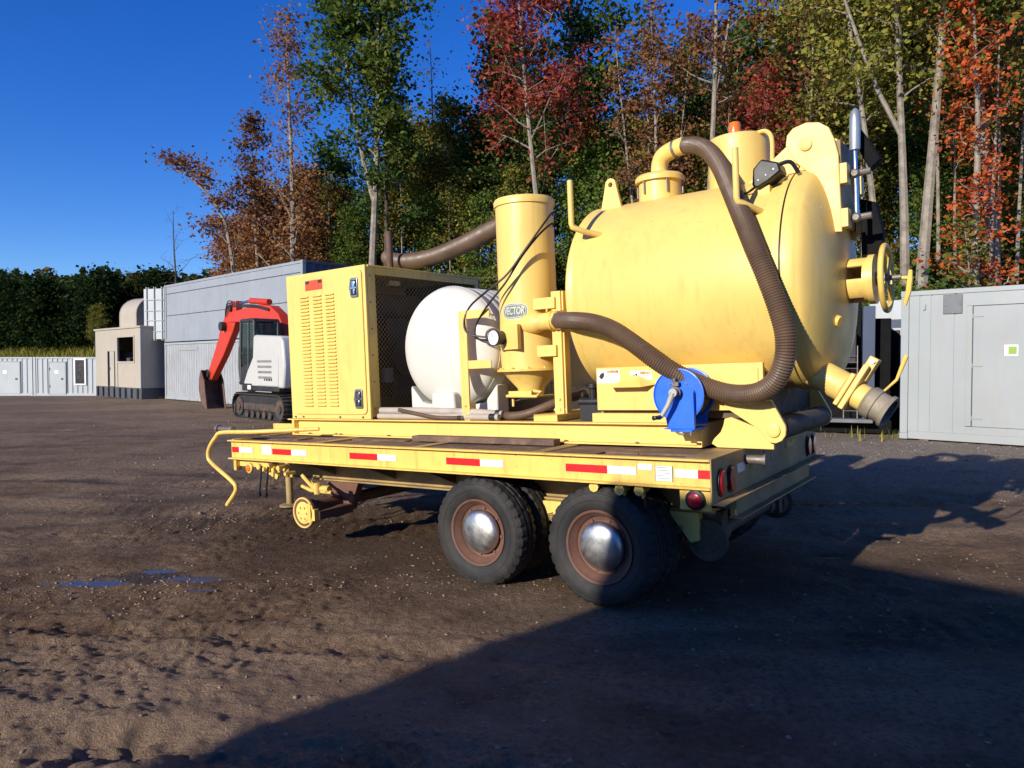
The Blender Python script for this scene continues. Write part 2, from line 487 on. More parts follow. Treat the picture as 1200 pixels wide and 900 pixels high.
class Thing:
    def __init__(s, name, label, cat, base, frame=None, group=None):
        s.o = bpy.data.objects.new(name, None)
        s.o.empty_display_size = 0.3
        COL.objects.link(s.o)
        s.base = Vector(base)
        s.o.matrix_world = (frame or Matrix.Identity(4)) @ Matrix.Translation(s.base)
        s.o['label'] = label
        s.o['category'] = cat
        if group:
            s.o['group'] = group
    def part(s, name, mb, mat, parent=None, bevel=0.0, smooth=35, label=None, kind=None):
        me = mb if isinstance(mb, bpy.types.Mesh) else mb.mesh(name, mat, smooth, s.base)
        o = bpy.data.objects.new(name, me)
        COL.objects.link(o)
        o.parent = parent or s.o
        if bevel:
            b = o.modifiers.new('bevel', 'BEVEL')
            b.width = bevel
            b.segments = 2
            b.limit_method = 'ANGLE'
            b.angle_limit = R(40)
            b.harden_normals = False
        if label:
            o['label'] = label
        if kind:
            o['kind'] = kind
        return o

def solo(name, mb, mat, kind=None, label=None, cat=None, smooth=35, frame=None):
    me = mb if isinstance(mb, bpy.types.Mesh) else mb.mesh(name, mat, smooth)
    o = bpy.data.objects.new(name, me)
    COL.objects.link(o)
    if frame:
        o.matrix_world = frame
    if kind:
        o['kind'] = kind
    if label:
        o['label'] = label
    if cat:
        o['category'] = cat
    return o

def text_mb(body, size, depth=0.002):
    cu = bpy.data.curves.new('lettering', 'FONT')
    cu.body = body
    cu.size = size
    cu.align_x = 'CENTER'
    cu.align_y = 'CENTER'
    cu.resolution_u = 3
    ob = bpy.data.objects.new('lettering', cu)
    COL.objects.link(ob)
    me = bpy.data.meshes.new_from_object(ob.evaluated_get(bpy.context.evaluated_depsgraph_get()))
    v = [tuple(p.co) for p in me.vertices]
    f = [tuple(p.vertices) for p in me.polygons]
    bpy.data.objects.remove(ob)
    bpy.data.curves.remove(cu)
    bpy.data.meshes.remove(me)
    return v, f

# ------------------------------------------------------------------ fractal noise for terrain (numpy value noise)
rng = np.random.default_rng(7)
PERM = rng.random((256, 256)).astype(np.float64)
def vnoise(x, y):
    xi = np.floor(x).astype(int); yi = np.floor(y).astype(int)
    fx = x - xi; fy = y - yi
    fx = fx * fx * (3 - 2 * fx); fy = fy * fy * (3 - 2 * fy)
    g = lambda i, j: PERM[i & 255, j & 255]
    return (g(xi, yi) * (1 - fx) + g(xi + 1, yi) * fx) * (1 - fy) + (g(xi, yi + 1) * (1 - fx) + g(xi + 1, yi + 1) * fx) * fy - 0.5
def fbm(x, y, oct=5, lac=2.03, gain=0.5):
    s = 0.0; a = 1.0
    for k in range(oct):
        s = s + a * vnoise(x * lac ** k + 17.3 * k, y * lac ** k - 9.1 * k)
        a *= gain
    return s
def sstep(a, b, x):
    t = np.clip((x - a) / (b - a), 0, 1)
    return t * t * (3 - 2 * t)

G0 = -0.045
PUDDLES = [(-3.22, 5.66, 0.38, 0.085), (-2.80, 5.98, 0.20, 0.06), (-2.45, 5.75, 0.24, 0.07), (-2.28, 5.45, 0.09, 0.03), (3.60, 9.05, 0.75, 0.16), (2.70, 6.35, 0.17, 0.06)]
def terrain(x, y):
    x = np.asarray(x, float); y = np.asarray(y, float)
    z = np.full(np.broadcast(x, y).shape, G0)
    near = 1 - sstep(25, 60, np.hypot(x, y))
    z = z + 0.05 * fbm(x * 0.35, y * 0.35, 3) * near
    rough = 0.35 + 0.65 * sstep(-0.1, 0.25, fbm(x * 0.45 + 5, y * 0.45, 3)) + 0.9 * sstep(1.5, -1.5, x + 0.25 * (y - 3.2)) * sstep(6.6, 4.6, y)
    z = z + rough * near * (0.026 * fbm(x * 1.6, y * 1.6, 6, gain=0.6) + 0.010 * fbm(x * 11, y * 11, 3, gain=0.7))
    crumb = sstep(-0.05, 0.30, fbm(x * 0.8 + 31, y * 1.1 + 4, 4) + 0.20 * sstep(0.5, -2.5, x) * sstep(5.2, 4.0, y))
    z = z + near * (0.005 + 0.017 * crumb) * fbm(x * 12 + 2, y * 12, 4, gain=0.66) + near * 0.012 * crumb * np.maximum(fbm(x * 27, y * 27, 2), 0)
    # tyre ruts, two passes
    for (px, py, a, w, dep, x0, x1) in ((-3.0, 3.55, 0.20, 0.11, 0.032, -3.5, 2.6), (-2.4, 2.95, -0.42, 0.11, 0.032, -1.8, 1.6), (-3.1, 2.65, -0.40, 0.11, 0.030, -1.6, 1.9), (-1.0, 4.3, 0.16, 0.09, 0.026, -3.5, 2.2), (-6.0, 8.6, 0.15, 0.22, 0.035, -9, 9), (-6.0, 10.4, 0.15, 0.22, 0.03, -9, 9)):
        u = (x - px) * math.cos(-a) + (y - py) * math.sin(-a)
        t = -(x - px) * math.sin(-a) + (y - py) * math.cos(-a) + 0.10 * np.sin(u * 0.8)
        e = sstep(x0, x0 + 1.0, u) * sstep(x1, x1 - 1.0, u) if x0 > -8 else 1
        z = z - dep * e * np.exp(-(t / w) ** 2) * (0.75 + 0.35 * np.sin(u * 34 + 5 * np.sign(t))) + 0.5 * dep * e * np.exp(-((np.abs(t) - 2.0 * w) / (0.6 * w)) ** 2)
    # calm the ground where wheels and containers stand
    for (cx, cy, rr) in ((-0.25, 5.55, 0.9), (0.60, 4.95, 0.9), (0.9, 7.2, 1.2), (1.9, 6.5, 1.2)):
        k = np.exp(-((x - cx) ** 2 + (y - cy) ** 2) / rr ** 2)
        z = z * (1 - 0.8 * k) + 0.8 * k * G0
    for (cx, cy, rx, ry) in PUDDLES:
        k = np.exp(-(((x - cx) / (rx * 1.1)) ** 2 + ((y - cy) / (ry * 1.25)) ** 2) ** 2)
        z = z * (1 - 0.5 * k) + 0.5 * k * (G0 - 0.05)
    # rise towards the container on the right, forest slope, bank on the left, hill far off
    z = z + 0.13 * sstep(6, 12, x * 0.7 + y * 0.5) * sstep(1, 6, x)
    s = y - (31.0 - 0.62 * x)
    s = np.where(x < -12, y - 48.0 + 0.15 * (x + 30), s * sstep(-12, -9, x) + (y - 47) * (1 - sstep(-12, -9, x)))
    z = z + np.where(s > 0, 0.30 * s / (1 + 0.018 * np.maximum(s, 0)), 0) + 0.35 * fbm(x * 0.2, y * 0.2, 3) * sstep(0, 6, s)
    z = z - 0.25 * sstep(30, 44, y) * sstep(-16, -24, x) * sstep(2, -2, s)
    return z
def tz(x, y):
    return float(terrain(np.array([x]), np.array([y]))[0])

def axis_coords(segs):
    out = []
    for a, b, st in segs:
        out += list(np.arange(a, b, st))
    return np.array(out + [segs[-1][1]])
gx = axis_coords([(-400, -100, 30), (-100, -40, 5), (-40, -12, 0.9), (-12, -5, 0.12), (-5, -3.6, 0.03), (-3.6, 1.4, 0.0135), (1.4, 4.2, 0.03), (4.2, 10, 0.07), (10, 40, 0.9), (40, 100, 5), (100, 400, 30)])
gy = axis_coords([(-60, -4, 4), (-4, 2, 0.5), (2.0, 4.6, 0.0135), (4.6, 7.2, 0.022), (7.2, 13, 0.07), (13, 26, 0.3), (26, 70, 1.2), (70, 130, 5), (130, 600, 30)])
X, Y = np.meshgrid(gx, gy)
Z = terrain(X, Y)
nx, ny = len(gx), len(gy)
idx = np.arange(nx * ny).reshape(ny, nx)
quads = np.stack([idx[:-1, :-1], idx[:-1, 1:], idx[1:, 1:], idx[1:, :-1]], -1).reshape(-1, 4)
def np_mesh(name, V, Q, mat):
    me = bpy.data.meshes.new(name)
    n = len(V); k = Q.shape[1]
    me.vertices.add(n)
    me.vertices.foreach_set('co', np.asarray(V, np.float32).ravel())
    me.loops.add(Q.size)
    me.loops.foreach_set('vertex_index', Q.astype(np.int32).ravel())
    me.polygons.add(len(Q))
    me.polygons.foreach_set('loop_start', (np.arange(len(Q)) * k).astype(np.int32))
    if mat:
        me.materials.append(mat)
    me.update(calc_edges=True)
    return me
gme = np_mesh('ground', np.stack([X, Y, Z], -1).reshape(-1, 3), quads, GROUND)
gme.materials.append(HILL)
gme.materials.append(GRASSM)
cx = X[:-1, :-1]; cy = Y[:-1, :-1]
sl = cy - (31.0 - 0.62 * cx)
mi = np.where((cx > -12) & (sl > 0.0), 1, 0)
mi = np.where((cx <= -12) & (cy > 47.0), 2, mi)
mi = np.where((cx <= -12) & (cy > 62.0), 1, mi)
gme.polygons.foreach_set('material_index', mi.ravel().astype(np.int32))
gme.polygons.foreach_set('use_smooth', [True] * len(gme.polygons))
solo('ground', gme, None, kind='structure')

# puddles: level sheets that the dips in the dirt outline
for (px, py, rx, ry) in PUDDLES:
    mb = MB()
    zc = tz(px, py)
    n = 40
    mb.add([(px, py, zc + 0.006)] + [(px + rx * 1.25 * math.cos(2 * math.pi * i / n), py + ry * 1.5 * math.sin(2 * math.pi * i / n), zc + 0.006) for i in range(n)],
           [(0, i + 1, (i + 1) % n + 1) for i in range(n)])
    solo('puddle', mb, WATER, kind='structure', smooth=0)

# clods and gravel lying loose on the dirt
def scatter(name, count, box, smin, smax, mat, seed, dens=None):
    r = np.random.default_rng(seed)
    ico_v = []
    t = (1 + 5 ** 0.5) / 2
    for a in (-1, 1):
        for b in (-t, t):
            ico_v += [(0, a, b), (a, b, 0), (b, 0, a)]
    ico_v = np.array(ico_v, float)
    ico_v /= np.linalg.norm(ico_v[0])
    import itertools
    F = [c for c in itertools.combinations(range(12), 3) if all(np.linalg.norm(ico_v[c[i]] - ico_v[c[(i + 1) % 3]]) < 1.1 for i in range(3))]
    F = np.array([c if np.dot(np.cross(ico_v[c[1]] - ico_v[c[0]], ico_v[c[2]] - ico_v[c[0]]), ico_v[c[0]]) > 0 else c[::-1] for c in F])
    x = r.uniform(box[0], box[1], count); y = r.uniform(box[2], box[3], count)
    if dens is not None:
        keep = r.random(count) < dens(x, y)
        x = x[keep]; y = y[keep]
    n = len(x)
    sz = smin * (smax / smin) ** (r.random(n) ** 3.2)
    V = ico_v[None] * (1 + 1.1 * (r.random((n, 12, 1)) - 0.5)) * sz[:, None, None] * np.stack([r.uniform(.7, 1.4, n), r.uniform(.7, 1.4, n), r.uniform(.45, .8, n)], -1)[:, None, :]
    V = V + np.stack([x, y, terrain(x, y) + sz * 0.18], -1)[:, None, :]
    Q = (F[None] + (np.arange(n) * 12)[:, None, None]).reshape(-1, 3)
    solo(name, np_mesh(name, V.reshape(-1, 3), Q, mat), None, kind='stuff', label='loose ' + name.replace('_', ' ') + ' scattered over the bare dirt yard', cat='stones')
cl = lambda x, y: 0.12 + 0.88 * sstep(0.0, 0.30, fbm(x * 0.9 + 3, y * 0.9, 3)) * (0.25 + 0.75 * sstep(1.0, -1.5, x))
scatter('earth_clods', 42000, (-5.5, 4.0, 2.0, 8.5), 0.002, 0.013, STONE, 3, cl)
scatter('pale_pebbles', 700, (-6, 6, 2.2, 12), 0.003, 0.012, STONEG, 5, lambda x, y: np.full(x.shape, 0.7))
scatter('gravel_stones', 5000, (4.5, 11, 8.5, 14.2), 0.006, 0.02, STONEG, 6, lambda x, y: np.full(x.shape, 0.8))
scatter('yard_clods', 6000, (-16, 0, 8, 26), 0.006, 0.028, STONE, 8, lambda x, y: sstep(0.0, 0.3, fbm(x * 0.5, y * 0.5, 3)))

# ------------------------------------------------------------------ frames
FP = Vector((-2.7823536, 7.27135344, 0.85304404))
TF = Matrix(((0.81307468, 0.58078702, -0.03995002, FP.x), (-0.58111661, 0.81381052, 0.00398964, FP.y), (0.03482888, 0.01997175, 0.99919371, FP.z), (0, 0, 0, 1)))
def yard_frame(x, y, z, ang=-44.4):
    return Matrix.Translation((x, y, z)) @ Matrix.Rotation(R(ang), 4, 'Z')
DL, DW = 4.88, 2.47

# ------------------------------------------------------------------ flatbed trailer
T = Thing('flatbed_trailer', 'yellow tandem axle flatbed trailer carrying the vacuum tank', 'trailer', (DL * 0.72, DW / 2, -1.04), TF)
def channel(mb, x0, x1, y, z0, z1, fl, t=0.012, web_in=0.045):
    # C channel along x, flanges pointing to -y
    mb.box(x0, x1, y + web_in, y + web_in + t, z0 + t, z1 - t)
    mb.box(x0, x1, y, y + web_in + t, z1 - t, z1)
    mb.box(x0, x1, y, y + web_in + t, z0, z0 + t)
    return mb
rail = T.part('side_rail', channel(MB(), 0.0, DL - 0.012, 0.0, -0.185, 0.0, 0.05), YEL2, bevel=0.002)
mb = MB()
mb.box(0.0, DL - 0.012, DW - 0.055, DW, -0.185, 0.0)
T.part('side_rail', mb, YEL2, bevel=0.003)
# conspicuity tape on the near rail: (red start, white end)
def tape(x0, x1, mat, z=-0.095, h=0.052):
    mb = MB().box(x0, x1, 0.0405, 0.0446, z - h / 2, z + h / 2)
    T.part('reflective_tape', mb, mat, rail, smooth=0)
XV, K1 = -622.0, 1.0 / (266 + 622.0)
def rx(px):
    return DL * (K1 - 1.0 / (px - XV)) / (K1 - 1.0 / (833 - XV))
for a, b, m in ((267, 275, RED), (275.3, 291, WTAPE), (314, 336, RED), (336.3, 354, WTAPE), (404.6, 437, RED), (437.3, 459, WTAPE), (518, 557.5, RED), (557.8, 585, WTAPE),
                (658.5, 707, RED), (707.4, 741, WTAPE), (787, 814, WTAPE), (814.3, 829, RED)):
    tape(rx(a), rx(b), m)
mb = MB().box(rx(764), rx(784), 0.040, 0.0448, -0.150, -0.052)
st = T.part('sticker', mb, WHITE, rail, smooth=0)
mb = MB()
for k in range(5):
    mb.box(rx(766), rx(782) - 0.02 * (k % 2), 0.0390, 0.0405, -0.066 - k * 0.017, -0.062 - k * 0.017)
mb.box(rx(764), rx(784), 0.0392, 0.0404, -0.0535, -0.0515); mb.box(rx(764), rx(784), 0.0392, 0.0404, -0.1505, -0.1485)
mb.box(rx(763.6), rx(764.4), 0.0392, 0.0404, -0.1505, -0.0515); mb.box(rx(783.6), rx(784.4), 0.0392, 0.0404, -0.1505, -0.0515)
T.part('sticker_print', mb, EMBL, rail, smooth=0)
T.part('sticker', MB().box(rx(743.5), rx(760), 0.0405, 0.0446, -0.085, -0.045), WTAPE, rail, smooth=0)
T.part('sticker', MB().box(rx(302), rx(313), 0.0405, 0.0448, -0.125, -0.040), WHITE, rail, smooth=0)

# deck: planks between steel cross strips
strips = [0.0, 1.20, 2.42, 3.58, 4.72]
rowsy = [0.075 + i * 0.194 for i in range(13)]
pm = {}
for i in range(4):
    for j in range(12):
        x0, x1 = strips[i] + (0.055 if i else 0.02), strips[i + 1] - 0.055
        cut = [x0, x0 + (x1 - x0) * (0.38 + 0.24 * ((i * 7 + j * 5) % 3) / 2), x1]
        for k in range(2):
            dz = 0.004 * (((i * 5 + j * 3 + k) % 4) - 1.5)
            T.part('plank', MB().box(cut[k] + 0.003, cut[k + 1] - 0.003, rowsy[j] + 0.004, rowsy[j] + 0.190, -0.045, -0.012 + dz), WOOD, bevel=0.004)
for x in strips[1:4]:
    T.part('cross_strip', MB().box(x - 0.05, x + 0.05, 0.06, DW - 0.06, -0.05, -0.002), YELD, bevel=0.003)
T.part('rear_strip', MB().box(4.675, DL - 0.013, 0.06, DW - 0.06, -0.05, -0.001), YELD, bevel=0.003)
T.part('front_edge', MB().box(-0.012, 0.018, 0.06, DW - 0.06, -0.185, 0.004), YEL2, bevel=0.003)
for x in (0.6, 1.8, 3.0, 4.2):
    T.part('cross_member', MB().box(x - 0.03, x + 0.03, 0.06, DW - 0.06, -0.185, -0.052), DARKB)
# main beams below
for y in (0.52, 1.88):
    mb = MB()
    mb.box(0.25, 4.6, y, y + 0.02, -0.40, -0.19)
    mb.box(0.25, 4.6, y - 0.06, y + 0.08, -0.414, -0.40)
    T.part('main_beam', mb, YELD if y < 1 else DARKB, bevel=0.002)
for x in (0.95, 1.75, 2.45):
    T.part('gusset', MB().prism([(0.10, -0.186), (0.515, -0.186), (0.515, -0.36)], 'x', x - 0.006, x + 0.006), DARKB)
# rear plate
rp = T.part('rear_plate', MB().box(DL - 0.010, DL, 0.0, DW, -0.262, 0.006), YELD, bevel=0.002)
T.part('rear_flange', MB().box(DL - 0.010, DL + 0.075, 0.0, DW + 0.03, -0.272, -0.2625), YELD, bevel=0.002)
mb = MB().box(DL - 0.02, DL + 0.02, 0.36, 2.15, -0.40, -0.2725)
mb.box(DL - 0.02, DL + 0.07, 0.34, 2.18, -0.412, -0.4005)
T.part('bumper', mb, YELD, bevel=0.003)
def oval(y, z, rz=0.075, ry=0.052):
    n = 22
    def pts(a, b):
        return [(y + a * math.cos(2 * math.pi * i / n), z + b * math.sin(2 * math.pi * i / n)) for i in range(n)]
    g = MB().prism(pts(ry + 0.014, rz + 0.014), 'x', DL + 0.0005, DL + 0.012)
    o = T.part('tail_light', g, BLACK, smooth=30)
    g = MB().prism(pts(ry, rz), 'x', DL + 0.0125, DL + 0.024)
    T.part('lens', g, REDLENS, o, bevel=0.006)
for y in (0.15, 0.315, 2.20, 2.36):
    oval(y, -0.155)
g = MB().cyl((DL, 0.62, -0.07), (DL + 0.13, 0.62, -0.07), 0.032)
g.cyl((DL + 0.12, 0.62, -0.07), (DL + 0.14, 0.62, -0.07), 0.038)
T.part('drain_stub', g, STEEL)
g = MB().prism([(1.04, -0.19), (1.30, -0.19), (1.33, -0.15), (1.33, -0.05), (1.29, -0.01), (1.05, -0.01), (1.01, -0.05), (1.01, -0.15)], 'x', DL + 0.0005, DL + 0.003)
em = T.part('plate_emblem', g, EMBL)
g = MB().prism([(1.06, -0.175), (1.28, -0.175), (1.305, -0.14), (1.305, -0.06), (1.27, -0.025), (1.07, -0.025), (1.035, -0.06), (1.035, -0.14)], 'x', DL + 0.003, DL + 0.0045)
T.part('emblem_face', g, YELD, em)
g = MB().box(DL + 0.0045, DL + 0.006, 1.15, 1.19, -0.15, -0.05).box(DL + 0.0045, DL + 0.006, 1.08, 1.26, -0.155, -0.145)
T.part('emblem_mark', g, EMBL, em)
T.part('sticker', MB().box(DL + 0.0005, DL + 0.003, 0.45, 0.60, -0.14, -0.08), WTAPE, rp, smooth=0)
T.part('sticker', MB().box(DL + 0.0005, DL + 0.003, 0.72, 0.95, -0.14, -0.07), M('faded_red_sticker', (0.30, 0.09, 0.06), 0.6, grime=YELC, gs=9, gt=(0.4, 0.6), gstr=0.9), rp, smooth=0)
T.part('sticker', MB().box(DL + 0.0005, DL + 0.003, 1.55, 1.85, -0.10, -0.05), MATS['faded_red_sticker'], rp, smooth=0)
# corner bracket with round lamp
br = T.part('lamp_bracket', MB().box(4.66, 4.86, 0.035, 0.043, -0.315, -0.188), YEL2, bevel=0.002)
g = MB().lathe([(0, 0.062), (0.02, 0.062), (0.025, 0.052)], (4.765, 0.034, -0.25), (0, -1, 0), 28)
T.part('lamp_rim', g, BLACK, br)
g = MB().lathe([(0.02, 0.047), (0.032, 0.040), (0.038, 0.02)], (4.765, 0.034, -0.25), (0, -1, 0), 28)
T.part('lamp_lens', g, M('bright_red_lens', (0.6, 0.01, 0.02), 0.2, coat=0.5), br)
# air valves between rail and wheel
for x, z in ((4.05, -0.215), (4.24, -0.225), (4.38, -0.22)):
    g = MB()
    g.cyl((x, 0.16, z), (x, 0.06, z), 0.024, n=10)
    g.cyl((x, 0.058, z), (x, 0.04, z), 0.036, n=8)
    g.cyl((x, 0.11, z - 0.06), (x, 0.11, z + 0.03), 0.014, n=8)
    T.part('air_valve', g, YEL2)
g = MB()
for k, (x, z) in enumerate(((4.24, -0.25), (4.38, -0.24))):
    g.tube(spline([(x, 0.11, z), (x + 0.01, 0.11, z - 0.12), (x - 0.1, 0.2, z - 0.2), (x - 0.2, 0.4, z - 0.16)], 6), 0.009, 6)
T.part('air_line', g, BLACK)
g = MB().tube(spline([(4.06, 0.13, -0.24), (4.09, 0.10, -0.28), (4.17, 0.10, -0.33), (4.26, 0.14, -0.30)], 6), 0.018, 8)
T.part('air_pipe', g, YEL2)

# axles and suspension
for x in (3.03, 4.06):
    g = MB().cyl((x, 0.12, -0.64), (x, DW - 0.12, -0.64), 0.05, n=14)
    T.part('axle', g, DARKB)
g = MB().prism([(3.33, -0.42), (3.76, -0.42), (3.60, -0.62), (3.50, -0.62)], 'y', 0.42, 0.50)
T.part('suspension_hanger', g, YEL, bevel=0.004)
g = MB().prism([(4.40, -0.415), (4.62, -0.415), (4.62, -0.60), (4.56, -0.62)], 'y', 0.42, 0.50)
T.part('suspension_hanger', g, YEL, bevel=0.004)
g = MB()
for x in (3.03, 4.06):
    pts = [(x - 0.45 + 0.9 * i / 12, 0.46, -0.50 - 0.09 * math.sin(math.pi * i / 12)) for i in range(13)]
    for k in range(4):
        for a, b in zip(pts[:-1], pts[1:]):
            g.add([(a[0], 0.42, a[2] - k * 0.014), (b[0], 0.42, b[2] - k * 0.014), (b[0], 0.50, b[2] - k * 0.014), (a[0], 0.50, a[2] - k * 0.014),
                   (a[0], 0.42, a[2] - k * 0.014 - 0.012), (b[0], 0.42, b[2] - k * 0.014 - 0.012), (b[0], 0.50, b[2] - k * 0.014 - 0.012), (a[0], 0.50, a[2] - k * 0.014 - 0.012)],
                  [(0, 1, 2, 3), (7, 6, 5, 4), (0, 4, 5, 1), (3, 2, 6, 7)])
T.part('leaf_spring', g, DARKB)

def tyre_mesh():
    n = 132
    prof = [(0.0, 0.245), (-0.012, 0.262), (-0.028, 0.300), (-0.030, 0.340), (-0.020, 0.376), (-0.004, 0.395),
            (0.004, 0.405), (0.030, 0.409), (0.050, 0.411), (0.056, 0.400), (0.068, 0.400), (0.074, 0.412), (0.104, 0.413), (0.110, 0.401), (0.122, 0.401),
            (0.128, 0.411), (0.150, 0.409), (0.176, 0.405), (0.186, 0.395), (0.202, 0.376), (0.212, 0.340), (0.208, 0.300), (0.190, 0.262), (0.180, 0.245)]
    def mod(i, j):
        r = prof[j][1]
        if j in (5, 6, 7, 16, 17, 18) and (i % 4) in (0,):
            return (r - 0.013) / r
        if j in (11, 12) and (i % 6) == 2:
            return (r - 0.006) / r
        return 1.0
    mb = MB().lathe(prof, (0, 0, 0), (0, 1, 0), n, False, False, mod)
    # moulded rings on the sidewall
    mb.ring((0, -0.029, 0), (0, 1, 0), 0.318, 0.003, 90, 5)
    mb.ring((0, -0.0225, 0), (0, 1, 0), 0.366, 0.0025, 90, 5)
    return mb
tyre_me = tyre_mesh().mesh('tyre', RUBBER, 28)
rim_mb = MB().lathe([(0.180, 0.246), (0.02, 0.235), (0.0, 0.240), (-0.012, 0.252), (-0.016, 0.250), (-0.012, 0.236), (0.012, 0.226), (0.030, 0.205), (0.052, 0.196), (0.060, 0.170), (0.045, 0.14), (0.045, 0.02)],
                    (0, 0, 0), (0, 1, 0), 56, False, True)
for i in range(8):
    a = 2 * math.pi * i / 8 + 0.3
    rim_mb.cyl((0.178 * math.cos(a), 0.060, 0.178 * math.sin(a)), (0.178 * math.cos(a), 0.046, 0.178 * math.sin(a)), 0.013, n=6)
rim_me = rim_mb.mesh('rim', RUSTM, 30)
hub_me = MB().lathe([(0.046, 0.160), (0.034, 0.168), (0.024, 0.166), (0.008, 0.157), (-0.006, 0.138), (-0.017, 0.108), (-0.024, 0.072), (-0.027, 0.036), (-0.028, 0.006)], (0, 0, 0), (0, 1, 0), 48, False, True).mesh('hub_cap', CHROME, 60)
def wheel(x, y, flip, cap=True, dusty=None):
    w = bpy.data.objects.new('wheel', tyre_me)
    w.name = 'wheel'
    COL.objects.link(w)
    w.parent = T.o
    w.location = Vector((x, y, -0.625)) - T.base
    w.rotation_euler = (0, x * 1.7, math.pi if flip else 0)
    for nm, me in (('rim', rim_me), ('hub_cap', hub_me)):
        if nm == 'hub_cap' and not cap:
            continue
        c = bpy.data.objects.new(nm, me)
        COL.objects.link(c)
        c.parent = w
for x in (3.03, 4.06):
    wheel(x, 0.07, False)
    wheel(x, 0.335, False, False)
    wheel(x, DW - 0.07, True)
    wheel(x, DW - 0.335, True, False)

# rail gear under the front, steel wheel without tyre
def rail_wheel(x, y0, z, sgn, m1, m2):
    g = MB().lathe([(0.0, 0.105), (0.0, 0.138), (0.018, 0.142), (0.026, 0.112), (0.11, 0.106), (0.115, 0.08), (0.135, 0.07), (0.30, 0.06)], (x, y0, z), (0, sgn, 0), 36)
    o = T.part('rail_wheel', g, m2)
    g = MB().lathe([(-0.012, 0.02), (-0.012, 0.080), (-0.004, 0.086), (-0.003, 0.10)], (x, y0, z), (0, sgn, 0), 30)
    g.ring((x, y0 - 0.002 * sgn, z), (0, 1, 0), 0.132, 0.009, 36, 6)
    for i in range(6):
        a = 2 * math.pi * i / 6
        g.bolt((x + 0.055 * math.cos(a), y0 - 0.012 * sgn, z + 0.055 * math.sin(a)), (0, -sgn, 0), 0.011, 0.012)
    T.part('wheel_face', g, m1, o)
rail_wheel(1.03, 0.06, -0.64, 1, YEL, RUSTM)
rail_wheel(1.03, DW - 0.06, -0.64, -1, YELD, RUSTM)
g = MB().cyl((1.03, 0.20, -0.60), (1.03, DW - 0.2, -0.60), 0.055, n=14)
g.prism([(0.86, -0.415), (1.30, -0.415), (1.18, -0.68), (0.98, -0.68)], 'y', 0.48, 0.56)
g.prism([(0.86, -0.415), (1.30, -0.415), (1.18, -0.68), (0.98, -0.68)], 'y', 1.88, 1.96)
g.box(1.10, 1.20, 0.10, 0.50, -0.70, -0.62)
T.part('rail_gear_axle', g, RUSTM, bevel=0.004)
g = MB().box(1.10, 1.14, 0.045, 0.075, -0.72, -0.55).box(1.16, 1.19, 0.05, 0.10, -0.70, -0.60)
g.tube([(0.98, 0.2, -0.40), (1.10, 0.15, -0.43), (1.30, 0.14, -0.42)], 0.03, 8)
g.tube([(0.86, 0.2, -0.33), (1.02, 0.16, -0.40), (1.28, 0.13, -0.44)], 0.018, 8)
g.tube([(0.90, 0.16, -0.42), (1.05, 0.14, -0.45), (1.33, 0.14, -0.45)], 0.016, 8)
g.cyl((1.16, 0.12, -0.47), (1.16, 0.12, -0.37), 0.03, n=10)
T.part('rail_gear_fittings', g, YEL2)
# rear rail gear in the dark behind the wheels
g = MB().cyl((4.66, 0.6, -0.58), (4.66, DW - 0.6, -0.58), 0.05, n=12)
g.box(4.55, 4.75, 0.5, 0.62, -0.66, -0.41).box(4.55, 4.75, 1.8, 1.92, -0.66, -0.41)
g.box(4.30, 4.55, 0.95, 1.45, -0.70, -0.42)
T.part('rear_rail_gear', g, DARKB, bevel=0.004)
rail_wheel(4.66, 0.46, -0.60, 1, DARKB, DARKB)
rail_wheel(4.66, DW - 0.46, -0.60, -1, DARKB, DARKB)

# front end: marker lamp, levers, bent pipe, drawbar
g = MB().box(0.03, 0.52, 0.08, 0.10, -0.26, -0.19).box(0.03, 0.07, 0.04, 0.10, -0.30, -0.19)
fb = T.part('front_bracket', g, YEL2, bevel=0.003)
g = MB().lathe([(0, 0.05), (0.02, 0.05), (0.028, 0.038)], (0.245, 0.078, -0.27), (0, -1, 0), 22)
T.part('marker_lamp_rim', g, YEL2, fb)
g = MB().lathe([(0.02, 0.037), (0.034, 0.032), (0.040, 0.015)], (0.245, 0.078, -0.27), (0, -1, 0), 22)
T.part('marker_lamp', g, AMBER, fb)
g = MB()
for k, (x, z, r) in enumerate(((0.40, -0.25, 0.028), (0.47, -0.27, 0.022), (0.55, -0.24, 0.026), (0.62, -0.27, 0.02), (0.70, -0.25, 0.024), (0.80, -0.30, 0.018))):
    g.cyl((x, 0.16, z), (x, 0.05, z), r, n=8)
    g.cyl((x - 0.05, 0.10, z - 0.02), (x + 0.05, 0.10, z - 0.02), r * 0.6, n=8)
g.prism([(0.30, -0.20), (0.62, -0.33), (0.60, -0.37), (0.28, -0.25)], 'y', 0.11, 0.13)
T.part('valve_block', g, YEL2, fb)
for x in (0.46, 0.56):
    g = MB().cyl((x, 0.05, -0.24), (x - 0.03, 0.03, -0.50), 0.011, n=8)
    g.lathe([(-0.02, 0.008), (-0.012, 0.02), (0.01, 0.022), (0.02, 0.012)], (x - 0.03, 0.03, -0.51), (0, 0, 1), 10)
    T.part('control_lever', g, BLACK, fb)
pipe = spline([(0.86, 0.42, 0.085), (0.30, 0.12, 0.075), (-0.10, 0.02, 0.07), (-0.19, 0.0, 0.02), (-0.30, 0.0, -0.08), (-0.33, 0.0, -0.17), (-0.27, 0.0, -0.24), (0.05, 0.0, -0.40), (0.11, 0.0, -0.46), (0.08, 0.0, -0.52), (-0.05, 0.0, -0.64)], 6)
T.part('bent_hand_pipe', MB().tube(pipe, 0.021, 10), YEL2)
